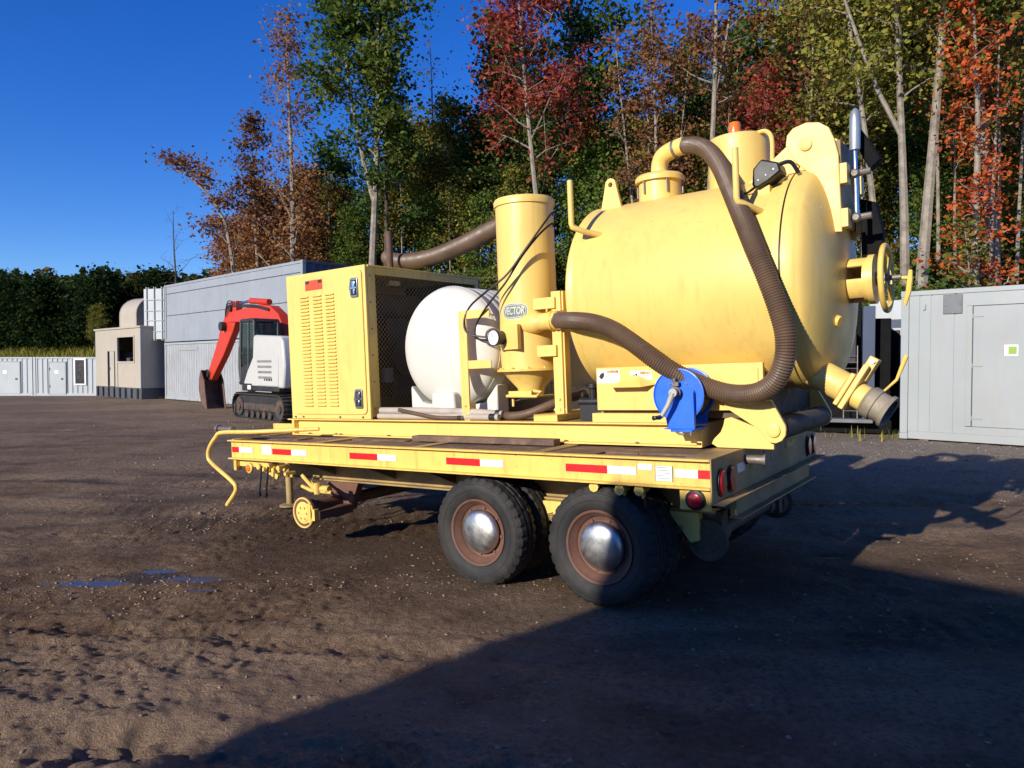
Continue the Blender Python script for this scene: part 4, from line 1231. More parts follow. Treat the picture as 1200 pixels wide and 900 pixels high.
# hinge arms on top of the door
def armpoly():
    top = [(5.115, 2.02), (5.125, 2.085), (5.165, 2.125), (5.25, 2.145), (5.33, 2.13), (5.39, 2.085), (5.42, 2.01), (5.445, 1.90), (5.455, 1.395), (5.40, 1.40),
           (5.385, 1.52), (5.345, 1.64), (5.285, 1.76), (5.24, 1.83), (5.17, 1.90)]
    return top
for y in (0.96, 1.42):
    g = MB().prism(armpoly(), 'y', y - 0.018, y + 0.018)
    a_ = DT.part('hinge_arm', g, YEL, bevel=0.006)
    g = MB().lathe([(0, 0.042), (0.012, 0.042), (0.016, 0.034)], (5.245, y - 0.018, 2.0), (0, -1, 0), 24)
    DT.part('hinge_pin', g, YEL, a_)
    g = MB().prism([(4.80, 1.70), (4.80, 1.79), (5.12, 2.03), (5.20, 2.03), (5.20, 1.90), (5.17, 1.83), (5.10, 1.80), (5.02, 1.76)], 'y', y + 0.021, y + 0.05)
    DT.part('hinge_gusset', g, YEL, bevel=0.004)
    g = MB().box(5.456, 5.50, y - 0.05, y + 0.05, 1.70, 1.83)
    DT.part('cylinder_lug', g, YEL, a_, bevel=0.004)
    DT.part('cylinder_lug', MB().box(5.456, 5.50, y - 0.05, y + 0.05, 1.42, 1.54), YEL, a_, bevel=0.004)
g = MB().box(5.40, 5.452, 0.98, 1.40, 1.45, 2.0)
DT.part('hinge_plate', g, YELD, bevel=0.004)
g = MB().cyl((5.53, 1.02, 1.50), (5.53, 1.02, 1.92), 0.016, n=14)
DT.part('ram_rod', g, CHRM)
g = MB().lathe([(0, 0.03), (0.005, 0.034), (0.20, 0.034), (0.25, 0.028), (0.27, 0.01)], (5.53, 1.02, 1.92), (0.03, 0.0, 1), 18)
DT.part('ram_cylinder', g, M('ram_grey', (0.33, 0.36, 0.37), 0.35, 0.5))
for z in (1.77, 1.485):
    g = MB().cyl((5.48, 1.02, z), (5.62, 1.02, z + 0.005), 0.022, n=10).lathe([(-0.02, 0.02), (0, 0.032), (0.02, 0.02)], (5.53, 1.0, z), (0, 1, 0), 12)
    DT.part('ram_mount', g, STEEL)
g = MB().prism([(5.50, 1.10), (5.62, 1.10), (5.64, 1.42), (5.60, 1.62), (5.50, 1.66)], 'y', 1.30, 1.40)
g.prism([(5.52, 1.98), (5.60, 1.80), (5.67, 1.86), (5.60, 2.0), (5.55, 2.08)], 'y', 1.10, 1.20)
DT.part('ram_shroud', g, DARKV, bevel=0.01)

# black lamp cover near the seam
g = MB().prism([(4.955, 1.735), (4.965, 1.845), (5.02, 1.90), (5.13, 1.86), (5.145, 1.80), (5.06, 1.745), (4.99, 1.715)], 'y', 0.70, 0.86)
lc = DT.part('lamp_cover', g, BLACK, bevel=0.012)
g = MB()
for x, z in ((5.00, 1.765), (5.05, 1.79), (5.10, 1.82)):
    g.lathe([(0, 0.006), (0.004, 0.005)], (x, 0.699, z), (0, -1, 0), 8)
DT.part('cover_screw', g, CHRM, lc)
g = MB().box(4.98, 5.06, 0.74, 0.84, 1.62, 1.735)
DT.part('cover_bracket', g, YEL2, lc, bevel=0.004)
g = MB().tube(spline([(5.10, 0.78, 1.86), (5.18, 0.80, 1.87), (5.22, 0.84, 1.80)], 5), 0.014, 8)
g.tube(spline([(4.80, 0.80, 1.72), (4.90, 0.74, 1.70), (4.97, 0.73, 1.73)], 5), 0.008, 6)
DT.part('lamp_cable', g, BLACK, lc)

# top fittings
ztop = AZC + TR
g = MB().lathe([(ztop - 0.06, 0.165), (2.0, 0.165)], (4.07, AYC, 0), (0, 0, 1), 40)
mw = DT.part('manway', g, YEL)
g = MB().lathe([(2.001, 0.192), (2.035, 0.192), (2.055, 0.175), (2.07, 0.11), (2.085, 0.075)], (4.07, AYC, 0), (0, 0, 1), 40)
DT.part('manway_lid', g, YEL, mw, smooth=40)
g = MB()
for k in range(6):
    a = math.pi / 3 * k + 0.2
    g.cyl((4.07 + 0.178 * math.cos(a), AYC + 0.178 * math.sin(a), 1.90), (4.07 + 0.178 * math.cos(a), AYC + 0.178 * math.sin(a), 2.0), 0.008, n=6)
DT.part('manway_bolt', g, STEEL, mw)
el = spline([(4.07, AYC, 2.07), (4.072, AYC, 2.13), (4.10, AYC - 0.01, 2.19), (4.16, AYC - 0.02, 2.222), (4.25, AYC - 0.04, 2.235), (4.31, AYC - 0.05, 2.238)], 6)
DT.part('elbow', MB().tube(el, 0.066, 20), YEL, mw, smooth=50)
g = MB().lathe([(0, 0.070), (0.012, 0.072), (0.024, 0.070)], (4.215, AYC - 0.03, 2.23), (1, -0.16, 0.1), 24)
DT.part('elbow_clamp', g, STEEL, mw)
g = MB().lathe([(ztop - 0.12, 0.215), (2.205, 0.215), (2.212, 0.205), (2.212, 0.0)], (4.70, AYC, 0), (0, 0, 1), 56, False, False)
fc = DT.part('filter_canister', g, YEL)
g = MB().tube(spline([(4.86, AYC - 0.1, 2.20), (4.93, AYC - 0.1, 2.20), (4.97, AYC - 0.1, 2.14), (4.97, AYC - 0.1, 1.98)], 6), 0.016, 8)
DT.part('grab_handle', g, YEL, fc)
g = MB().lathe([(2.2125, 0.052), (2.225, 0.052), (2.226, 0.045)], (4.72, AYC - 0.13, 0), (0, 0, 1), 24)
bc = DT.part('beacon_base', g, AMBER, fc)
g = MB().lathe([(2.226, 0.044), (2.285, 0.043), (2.298, 0.037), (2.302, 0.01)], (4.72, AYC - 0.13, 0), (0, 0, 1), 24)
DT.part('beacon_lens', g, AMBER, bc, smooth=30)
# lifting lug with eye
g = MB()
lug = [(3.70, 1.78), (3.88, 1.78), (3.835, 1.985)] + [(3.79 + 0.045 * math.cos(R(a)), 1.99 + 0.045 * math.sin(R(a))) for a in range(0, 181, 30)] + [(3.745, 1.985)]
eye = [(3.79 + 0.02 * math.cos(R(a)), 1.985 + 0.02 * math.sin(R(a))) for a in range(0, 360, 30)]
def plate_with_eye(mb, out, eye, y0, y1):
    # outer polygon joined to a round eye, both faces and the rims
    no, ne = len(out), len(eye)
    import bmesh
    bm = bmesh.new()
    vo_ = [bm.verts.new((a, y0, b)) for a, b in out]
    ve_ = [bm.verts.new((a, y0, b)) for a, b in eye]
    ed = [bm.edges.new((vo_[i], vo_[(i + 1) % no])) for i in range(no)] + [bm.edges.new((ve_[i], ve_[(i + 1) % ne])) for i in range(ne)]
    bmesh.ops.triangle_fill(bm, edges=ed, use_beauty=True)
    bm.verts.index_update()
    v = [tuple(q.co) for q in bm.verts]
    f = [tuple(q.index for q in fc_.verts) for fc_ in bm.faces]
    bm.free()
    k = len(v)
    v2 = [(a, y1, c) for a, b, c in v]
    ff = f + [tuple(i + k for i in q[::-1]) for q in f]
    ff += [(i, (i + 1) % no, (i + 1) % no + k, i + k) for i in range(no)]
    ff += [(no + i, no + i + k, no + (i + 1) % ne + k, no + (i + 1) % ne) for i in range(ne)]
    return mb.add(v + v2, ff)
DT.part('lifting_lug', plate_with_eye(MB(), lug, eye, AYC - 0.30, AYC - 0.27), YEL, smooth=30)
# bent rod hooks on the near flank
for x0, x1, zt, zb in ((3.70, 3.86, 1.95, 1.60), (4.93, 5.04, 1.94, 1.59)):
    yq = AYC - math.sqrt(TR ** 2 - (zb - 0.04 - AZC) ** 2)
    g = MB().tube([(x0, yq - 0.16, zt), (x0, yq - 0.16, zb + 0.035), (x0 + 0.005, yq - 0.155, zb + 0.01), (x0 + 0.03, yq - 0.14, zb - 0.003), (x0 + 0.06, yq - 0.09, zb - 0.02), (x1, yq + 0.02, zb - 0.05)], 0.021, 12)
    DT.part('hose_hook', g, YEL, smooth=50)
# cradle under the tank
g = MB().box(3.79, 5.02, 0.600, 0.640, 0.255, 0.57)
g.prism([(0.60, 0.57), (0.64, 0.57), (0.95, 0.44), (0.95, 0.40)], 'x', 3.80, 5.0)
ck = DT.part('cradle_plate', g, YEL, bevel=0.004)
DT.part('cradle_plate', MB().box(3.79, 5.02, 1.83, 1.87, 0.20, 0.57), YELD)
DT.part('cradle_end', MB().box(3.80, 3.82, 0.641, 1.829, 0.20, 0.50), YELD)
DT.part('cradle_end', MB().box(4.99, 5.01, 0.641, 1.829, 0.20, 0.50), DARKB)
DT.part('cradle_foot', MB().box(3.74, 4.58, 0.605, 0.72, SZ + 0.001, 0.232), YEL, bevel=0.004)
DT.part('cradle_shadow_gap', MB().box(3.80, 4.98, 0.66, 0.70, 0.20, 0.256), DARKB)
g = MB().box(4.56, 4.99, 0.592, 0.5995, 0.40, 0.535)
DT.part('access_panel', g, YEL, ck, bevel=0.003)
# small awning
g = MB().add([(3.94, 0.505, 0.425), (4.19, 0.505, 0.425), (4.05, 0.598, 0.505), (4.14, 0.598, 0.505), (4.27, 0.598, 0.44), (3.92, 0.598, 0.43)],
             [(0, 1, 3, 2), (1, 4, 3), (0, 2, 5), (0, 5, 4, 1)])
DT.part('awning', g, YEL, ck, smooth=0)
for x0, x1, z0, z1 in ((3.80, 3.985, 0.455, 0.555), (4.07, 4.24, 0.475, 0.54)):
    sw = DT.part('safety_sticker', MB().box(x0, x1, 0.5975, 0.5995, z0, z1), WHITE, ck, smooth=0)
    g = MB().box(x0 + 0.08, x1 - 0.01, 0.5962, 0.5973, z1 - 0.026, z1 - 0.006)
    DT.part('sticker_header', g, MATS['faded_red_sticker'], ck, smooth=0)
    g = MB().prism([(x0 + 0.015, z0 + 0.5 * (z1 - z0)), (x0 + 0.03, z1 - 0.03), (x0 + 0.055, z1 - 0.018), (x0 + 0.06, z1 - 0.045), (x0 + 0.045, z0 + 0.035), (x0 + 0.03, z0 + 0.03)], 'y', 0.5962, 0.5973)
    DT.part('sticker_pictogram', g, INK, ck, smooth=0)
    g = MB()
    for k in range(3):
        g.box(x0 + 0.085, x1 - 0.02, 0.5964, 0.5973, z0 + 0.012 + k * 0.016, z0 + 0.0155 + k * 0.016)
    DT.part('sticker_lines', g, EMBL, ck, smooth=0)
# tipping pivot plates behind the skid end
for y in (0.60, 1.83):
    g = MB().prism([(4.70, 0.005), (4.66, 0.03), (4.675, 0.06), (4.725, 0.11), (4.745, 0.155), (4.755, 0.20), (4.80, 0.21), (5.075, 0.10), (5.075, 0.002)], 'y', y + 0.001, y + 0.03)
    DT.part('pivot_base', g, YEL, bevel=0.003)
    pl_ = [(4.74, 0.31), (5.075, 0.325), (5.16, 0.165)] + [(5.085 + 0.08 * math.cos(R(a)), 0.125 + 0.08 * math.sin(R(a))) for a in (10, -20, -50, -80, -110)] + [(4.99, 0.135), (4.80, 0.26)]
    pv = DT.part('pivot_arm', MB().prism(pl_, 'y', y - 0.034, y - 0.001), YEL, bevel=0.004)
    g = MB().lathe([(0, 0.045), (0.014, 0.045), (0.018, 0.036), (0.018, 0.02)], (5.085, y - 0.034, 0.13), (0, -1, 0), 28)
    DT.part('pivot_pin', g, YEL, pv)
g = MB().cyl((5.085, 0.65, 0.13), (5.085, 1.82, 0.13), 0.075, n=24)
DT.part('pivot_shaft', g, DARKB)

# ------------------------------------------------------------------ blue hose reel
HR = Thing('hose_reel', 'bright blue hose reel with black hose and grey crank handle', 'hose reel', (4.42, 0.50, SZ), TF)
RX, RZ = 4.525, 0.372
def disc(y, r=0.178):
    return MB().lathe([(-0.003, 0.03), (-0.003, r - 0.012), (-0.008, r - 0.008), (-0.006, r), (0.004, r + 0.001), (0.004, 0.03)], (RX, y, RZ), (0, 1, 0), 64)
HR.part('front_disc', disc(0.385), BLUE, smooth=30)
HR.part('rear_disc', disc(0.575), BLUE, smooth=30)
g = MB().cyl((RX, 0.39, RZ), (RX, 0.57, RZ), 0.06, n=24)
HR.part('drum', g, BLUE)
g = MB()
for lay in range(3):
    for k in range(6):
        g.ring((RX, 0.405 + k * 0.029 + (0.012 if lay % 2 else 0), RZ), (0, 1, 0), 0.075 + lay * 0.034, 0.0155, 40, 8)
HR.part('coiled_hose', g, BLACK, smooth=50)
g = MB().prism([(RX - 0.09, SZ + 0.0), (RX + 0.115, SZ + 0.0), (RX + 0.115, RZ + 0.03), (RX + 0.085, RZ + 0.05), (RX - 0.05, RZ + 0.05), (RX - 0.09, RZ - 0.1)], 'y', 0.585, 0.595)
HR.part('rear_stand', g, BLUE)
g = MB().prism([(RX - 0.075, SZ - 0.012), (RX + 0.115, SZ - 0.012), (RX + 0.115, RZ + 0.03), (RX + 0.06, RZ + 0.055), (RX - 0.06, RZ + 0.055), (RX - 0.095, RZ - 0.11)], 'y', 0.366, 0.375)
g.box(RX + 0.112, RX + 0.119, 0.345, 0.374, SZ - 0.01, RZ + 0.02)
HR.part('front_stand', g, BLUE, smooth=20)
HR.part('base_plate', MB().box(RX - 0.095, RX + 0.12, 0.345, 0.60, SZ - 0.019, SZ - 0.0125).box(RX - 0.05, RX + 0.10, 0.35, 0.57, SZ - 0.036, SZ - 0.0195), BLUE, bevel=0.002)
g = MB().cyl((RX, 0.30, RZ + 0.02), (RX, 0.365, RZ + 0.02), 0.03, n=16).cyl((RX, 0.33, RZ + 0.02), (RX, 0.34, RZ + 0.02), 0.038, n=16)
hb = HR.part('hub', g, STEEL)
g = MB().tube([(RX, 0.30, RZ + 0.02), (RX - 0.035, 0.295, RZ - 0.06), (RX - 0.085, 0.285, RZ - 0.14)], [0.022, 0.018, 0.014], 10)
g.cyl((RX, 0.290, RZ + 0.02), (RX, 0.312, RZ + 0.02), 0.028, n=16)
cr = HR.part('crank', g, M('crank_grey', (0.42, 0.40, 0.34), 0.5, 0.3), smooth=40)
g = MB().lathe([(0, 0.010), (0.01, 0.016), (0.06, 0.013), (0.075, 0.017), (0.08, 0.008)], (RX - 0.085, 0.285, RZ - 0.14), (-0.25, -1, 0), 12)
HR.part('crank_grip', g, BLACK, cr)
g = MB().box(RX - 0.03, RX + 0.02, 0.34, 0.365, RZ + 0.06, RZ + 0.09).cyl((RX - 0.01, 0.35, RZ + 0.08), (RX - 0.01, 0.35, RZ + 0.115), 0.012, n=8)
HR.part('lock_pin', g, STEEL, bevel=0.002)
g = MB().bolt((RX + 0.06, 0.381, RZ + 0.075), (0, -1, 0), 0.008, 0.006).bolt((RX - 0.055, 0.381, RZ + 0.075), (0, -1, 0), 0.008, 0.006)
HR.part('rivet', g, CHRM)
g = MB().tube(spline([(RX - 0.01, 0.345, SZ - 0.03), (RX + 0.02, 0.335, SZ - 0.045), (RX + 0.05, 0.34, SZ - 0.05)], 5), 0.008, 6)
g.bolt((RX + 0.09, 0.36, SZ - 0.036), (0, 0, -1), 0.01, 0.02)
HR.part('mount_bolts', g, STEEL)

# ------------------------------------------------------------------ big suction hoses
def ribbed(pts, r, pitch=0.013):
    P = resample(spline(pts, 14), pitch / 2)
    rs = [r * (1.0 if i % 2 else 0.92) for i in range(len(P))]
    return MB().tube(P, rs, 22)
hz = Thing('vacuum_hose', 'long ribbed brown vacuum hose looping from cyclone over tank flank', 'hose', (4.5, 0.5, 0.4), TF)
hp = [(3.38, 0.735, 0.955), (3.44, 0.69, 0.95), (3.54, 0.58, 0.938), (3.70, 0.455, 0.925), (3.88, 0.405, 0.898), (4.041, 0.40, 0.839), (4.201, 0.395, 0.735), (4.362, 0.40, 0.611), (4.485, 0.42, 0.526), (4.617, 0.46, 0.453), (4.742, 0.48, 0.399), (4.877, 0.48, 0.369),
      (5.033, 0.44, 0.38), (5.152, 0.40, 0.449), (5.221, 0.375, 0.579), (5.232, 0.37, 0.73), (5.196, 0.38, 0.885), (5.132, 0.392, 1.076), (5.05, 0.412, 1.287), (4.942, 0.501, 1.528), (4.812, 0.68, 1.757), (4.685, 0.86, 1.957), (4.55, 1.02, 2.112), (4.42, 1.12, 2.20), (4.30, 1.185, 2.238)]
hz.part('hose_body', ribbed(hp, 0.065, 0.017), HOSE, smooth=0)
g = MB().lathe([(0, 0.074), (0.02, 0.077), (0.05, 0.077), (0.055, 0.074)], (3.375, 0.746, 0.96), (1, -0.05, 0), 28)
hz.part('hose_clamp', g, CHRM)
hx = Thing('blower_hose', 'thick brown hose arching from cyclone top to cabinet roof', 'hose', (1.9, 1.2, 1.7), TF)
bp_ = [(2.80, 1.02, 1.85), (2.68, 1.045, 1.845), (2.513, 1.1, 1.835), (2.02, 1.25, 1.77), (1.505, 1.4, 1.735), (1.011, 1.55, 1.765), (0.64, 1.72, 1.84), (0.46, 1.86, 1.90), (0.42, 1.98, 1.84), (0.42, 2.02, 1.72), (0.42, 2.03, 1.58)]
hx.part('hose_body', ribbed(bp_, 0.085, 0.02), HOSE, smooth=60)
g = MB().lathe([(0, 0.088), (0.04, 0.088)], (2.76, 1.02, 1.845), (-1, 0.2, -0.1), 24)
hx.part('hose_clamp', g, CHRM)

# ------------------------------------------------------------------ containers and sheds in the yard
def corrug_x(x0, x1, y, z0, z1, pitch=0.28, dep=0.03, sgn=1):
    """corrugated sheet along x; recesses go to +y*sgn"""
    n = max(2, int((x1 - x0) / pitch))
    p = (x1 - x0) / n
    xs, ys = [], []
    for i in range(n):
        b = x0 + i * p
        for f, d in ((0.0, 0), (0.30, 0), (0.42, 1), (0.88, 1)):
            xs.append(b + f * p); ys.append(y + sgn * dep * d)
    xs.append(x1); ys.append(y)
    v = [(a, b, z0) for a, b in zip(xs, ys)] + [(a, b, z1) for a, b in zip(xs, ys)]
    k = len(xs)
    return MB().add(v, [(i, i + 1, i + 1 + k, i + k) for i in range(k - 1)])
def corrug_y(y0, y1, x, z0, z1, pitch=0.28, dep=0.03, sgn=1):
    m = corrug_x(y0, y1, 0, z0, z1, pitch, dep, sgn)
    m.v = [(x + b, a, c) for a, b, c in m.v]
    m.f = [q[::-1] for q in m.f]
    return m
def container(label, fr, L, W, H, mat, side='fine', endmat=None, group=None, name='shipping_container'):
    C = Thing(name, label, 'container', (L / 2, W / 2, 0), Matrix(fr) @ Matrix.Translation((0, 0, 0)), group)
    e = endmat or mat
    t = 0.14
    for x in (0, L - t):
        for y in (0, W - t):
            C.part('corner_post', MB().box(x, x + t, y, y + t, 0.118, H - 0.118), mat, bevel=0.008)
            for z in (0, H - 0.118):
                C.part('corner_casting', MB().box(x - 0.006, x + t + 0.006, y - 0.006, y + t + 0.006, z, z + 0.118), mat, bevel=0.01)
    for y in (0.01, W - 0.11):
        C.part('bottom_rail', MB().box(t + 0.007, L - t - 0.007, y, y + 0.10, 0.01, 0.16), mat, bevel=0.006)
        C.part('top_rail', MB().box(t + 0.007, L - t - 0.007, y, y + 0.10, H - 0.10, H - 0.008), mat, bevel=0.006)
    for x in (0.01, L - 0.11):
        C.part('end_rail', MB().box(x, x + 0.10, t + 0.007, W - t - 0.007, H - 0.10, H - 0.008), e, bevel=0.006)
        C.part('end_rail', MB().box(x, x + 0.10, t + 0.007, W - t - 0.007, 0.01, 0.16), e, bevel=0.006)
    if side == 'fine':
        C.part('side_panel', corrug_x(t, L - t, 0.035, 0.16, H - 0.10, 0.24, 0.034), mat, smooth=0)
    elif side == 'deep':
        C.part('side_panel', corrug_x(t, L - t, 0.03, 0.16, H - 0.10, 0.28, 0.036), mat, smooth=0)
    elif side == 'smooth':
        C.part('side_panel', corrug_x(t, L - t, 0.035, 0.16, H - 0.10, 0.62, 0.006), mat, smooth=0)
        for z in (H * 0.46, H * 0.84):
            C.part('rub_strip', MB().box(t, L - t, 0.018, 0.034, z - 0.012, z + 0.012), DGREY, smooth=0)
    C.part('side_panel', corrug_x(t, L - t, W - 0.03, 0.16, H - 0.10, 0.28, 0.036, -1), mat, smooth=0)
    C.part('end_panel', corrug_y(t, W - t, L - 0.03, 0.16, H - 0.10, 0.28, 0.036, -1), e, smooth=0)
    C.part('roof', MB().box(0.02, L - 0.02, 0.02, W - 0.02, H - 0.03, H - 0.009), mat)
    C.part('floor', MB().box(0.02, L - 0.02, 0.12, W - 0.12, 0.05, 0.12), DGREY)
    return C
def door_end(C, W, H, mat):
    t = 0.14
    for k in range(2):
        y0 = t + k * (W - 2 * t) / 2 + 0.01
        y1 = t + (k + 1) * (W - 2 * t) / 2 - 0.01
        d = C.part('door', corrug_y(y0, y1, 0.03, 0.16, H - 0.10, 0.55, 0.02, 1), mat, smooth=0)
        for yy in (y0 + 0.25, y1 - 0.25):
            g = MB().cyl((0.0, yy, 0.10), (0.0, yy, H - 0.06), 0.022, n=8)
            for z in (0.3, 0.9, 1.6, 2.2):
                g.box(-0.03, 0.02, yy - 0.05, yy + 0.05, z - 0.02, z + 0.02)
            C.part('lock_rod', g, mat, d)
STX, STY = -15.95, 34.3
gz = tz(-11, 30)
CLOW = M('weathered_pale_container_paint', (0.33, 0.355, 0.375), 0.6, var=0.1, vs=0.8, grime=(0.25, 0.19, 0.14), gs=0.8, gt=(0.55, 0.8), gstr=0.55, streak=((0.22, 0.12, 0.075), 0.5), chips=(RUST, 0.75))
C1 = container('dull grey ribbed shipping container at the bottom of the stack behind the excavator', yard_frame(STX, STY, gz), 12.19, 2.44, 2.57, CLOW, 'fine')
C1.part('patch_plate', MB().box(1.5, 3.6, 0.020, 0.030, 2.20, 2.34), CGREYL, smooth=0)
C2 = container('grey panelled shipping container with blue end, topmost of the stack', yard_frame(STX + 0.05, STY - 0.05, gz + 2.60), 12.19, 2.44, 2.59, CGREY, 'smooth', CBLUE)
# one door leaf of the upper container stands open beyond its left end
hd = Vector((-0.889, -0.45, 0)).normalized()
hn = Vector((hd.y, -hd.x, 0))
leaf = C2.part('open_door', MB().add([Vector((-0.01, 0.0, z)) + hd * a + hn * b for z in (0.14, 2.46) for a in (0.02, 1.17) for b in (0.0, 0.05)],
                                     [(0, 2, 3, 1), (4, 5, 7, 6), (0, 1, 5, 4), (2, 6, 7, 3), (0, 4, 6, 2), (1, 3, 7, 5)]), CWHITE, bevel=0.01)
for a in (0.12, 0.55, 0.98):
    b_ = Vector((-0.01, 0.0, 0)) + hd * a - hn * 0.04
    b2 = Vector((-0.01, 0.0, 0)) + hd * a + hn * 0.09
    for q in (b_, b2):
        C2.part('lock_rod', MB().cyl(q + Vector((0, 0, 0.08)), q + Vector((0, 0, 2.54)), 0.026, n=8), CWHITE, leaf)
g = MB()
for z in (0.5, 1.0, 1.45, 1.95):
    for sg in (-0.03, 0.08):
        a0 = Vector((-0.01, 0.0, z)) + hd * 0.05 + hn * sg
        g.tube([a0, a0 + hd * 1.05], 0.02, 6)
C2.part('hinge_bar', g, CWHITE, leaf)

# two low white site containers on the left
def site_container(label, x, y, L, H, ang, feats):
    z = tz(x + L / 2, y)
    C = container(label, Matrix.Translation((x, y, z)) @ Matrix.Rotation(R(ang), 4, 'Z'), L, 2.44, H, CWHITE, 'deep', name='site_container')
    for f in feats:
        k, x0, x1, z0, z1 = f
        if k == 'door':
            d = C.part('door', MB().box(x0, x1, -0.012, 0.03, z0, z1), CWHITE, bevel=0.008)
            g = MB().box(x0 - 0.06, x0, -0.02, 0.03, z0, z1 + 0.06).box(x1, x1 + 0.06, -0.02, 0.03, z0, z1 + 0.06).box(x0, x1, -0.02, 0.03, z1, z1 + 0.06)
            C.part('door_frame', g, CGREYL, bevel=0.004)
            C.part('door_handle', MB().box(x1 - 0.22, x1 - 0.12, -0.04, -0.0125, 0.95, 1.05), DGREY, d)
            C.part('notice', MB().box(x0 + 0.3, x0 + 0.52, -0.0155, -0.0125, 1.30, 1.50), WHITE, d, smooth=0)
            C.part('hinge', MB().cyl((x0 + 0.02, -0.02, 0.5), (x0 + 0.02, -0.02, 0.65), 0.02, n=8).cyl((x0 + 0.02, -0.02, 1.5), (x0 + 0.02, -0.02, 1.65), 0.02, n=8), DGREY, d)
        else:
            w_ = C.part('window', MB().box(x0, x1, 0.0, 0.028, z0, z1), M('dark_opening', (0.035, 0.026, 0.03), 0.25), smooth=0)
            g = MB().box(x0 - 0.09, x0, -0.02, 0.04, z0 - 0.09, z1 + 0.09).box(x1, x1 + 0.09, -0.02, 0.04, z0 - 0.09, z1 + 0.09).box(x0, x1, -0.02, 0.04, z1, z1 + 0.09).box(x0, x1, -0.02, 0.04, z0 - 0.09, z0)
            C.part('window_frame', g, WHITE, w_, bevel=0.004)
    return C
site_container('white site container with wide plain door and dark corner edge', -34.1, 43.6, 6.06, 2.28, 0.5, [('door', 4.05, 5.30, 0.14, 1.98)])
site_container('white site container with a dark window beside its door', -27.9, 43.5, 6.06, 2.28, 0.5, [('door', 0.95, 1.85, 0.10, 1.95), ('window', 2.45, 2.98, 0.72, 2.10)])

# tan generator enclosure on a skid
GF = yard_frame(-21.15, 37.95, tz(-19, 36), -42.6)
GE = Thing('generator_enclosure', 'tan metal generator enclosure with round hood on black skid', 'enclosure', (2.9, 1.5, 0), GF)
gl, gw, g0_, g1_ = 5.75, 3.0, 0.55, 3.32
g = MB()
# front wall built round its openings: door at 1.65-2.6, louvre opening at 3.0-4.9
def fw(mb, x0, x1, z0, z1):
    return mb.box(x0, x1, 0.0, 0.06, z0, z1)
fw(g, 0, 1.62, g0_, g1_); fw(g, 1.62, 2.62, 2.28, g1_); fw(g, 2.62, 2.98, g0_, g1_); fw(g, 2.98, 4.95, g0_, 1.78); fw(g, 2.98, 4.95, 2.92, g1_); fw(g, 4.95, gl, g0_, g1_)
GE.part('front_wall', g, TAN)
GE.part('side_wall', MB().box(gl - 0.06, gl, 0.061, gw, g0_, g1_), TAN)
GE.part('side_wall', MB().box(0, 0.06, 0.061, gw, g0_, g1_), TAN)
GE.part('back_wall', MB().box(0.061, gl - 0.061, gw - 0.06, gw, g0_, g1_), TAN)
GE.part('floor', MB().box(0.061, gl - 0.061, 0.061, gw - 0.061, g0_, g0_ + 0.05), DGREY)
GE.part('roof', MB().box(-0.06, gl + 0.06, -0.06, gw + 0.06, g1_ + 0.001, g1_ + 0.09), TAN, bevel=0.01)
GE.part('door', MB().box(2.05, 2.60, -0.05, -0.005, g0_ + 0.02, 2.27), M('grey_tan_door', (0.40, 0.36, 0.30), 0.6, var=0.1), bevel=0.006)
g = MB().cyl((2.15, -0.08, 1.35), (2.15, -0.08, 1.5), 0.02, n=8)
GE.part('door_handle', g, DGREY)
g = MB().box(2.90, 2.98, -0.03, 0.0, g0_ + 0.02, 3.0).box(2.98, 5.03, -0.03, 0.0, 2.92, 3.0).box(4.95, 5.03, -0.03, 0.0, 1.70, 2.92).box(2.98, 4.95, -0.03, 0.0, 1.70, 1.78)
GE.part('opening_frame', g, TAN, bevel=0.005)
GE.part('corner_trim', MB().box(gl - 0.02, gl + 0.03, -0.03, 0.05, g0_, g1_), CGREYL, bevel=0.005)
g = MB().box(0, gl, 0.0, 0.2, 0.02, g0_ - 0.01).box(0, gl, gw - 0.2, gw, 0.02, g0_ - 0.01).box(gl - 0.2, gl, 0.2, gw - 0.2, 0.05, g0_ - 0.01)
GE.part('skid_base', g, DGREY, bevel=0.01)
M('black_skid', (0.02, 0.02, 0.024), 0.5)
for k in range(8):
    GE.part('skid_rib', MB().box(0.3 + k * 0.72, 0.42 + k * 0.72, -0.06, 0.0, 0.06, g0_ - 0.03), MATS['black_skid'])
GE.part('genset', MB().box(0.8, 4.9, 0.9, 2.3, 0.6, 2.3), DGREY, bevel=0.05)
hp_ = [(0.28, g1_ + 0.091), (0.28, g1_ + 0.70)] + [(0.28 + 0.95 * (1 - math.cos(R(a))), g1_ + 0.70 + 0.85 * math.sin(R(a))) for a in range(10, 91, 10)] + [(2.7, g1_ + 1.55), (2.7, g1_ + 0.091)]
GE.part('hood', MB().prism(hp_, 'x', 2.55, 4.55), TAN, smooth=30)
g = MB()
for x in (2.545, 4.555):
    for a, b in zip(hp_[:-2], hp_[1:-1]):
        g.tube([(x, a[0], a[1]), (x, b[0], b[1])], 0.03, 6)
GE.part('hood_trim', g, TAN)
GE.part('roof_vent', MB().cyl((1.9, 0.8, g1_ + 0.09), (1.9, 0.8, g1_ + 0.22), 0.18, n=16), WHITE)

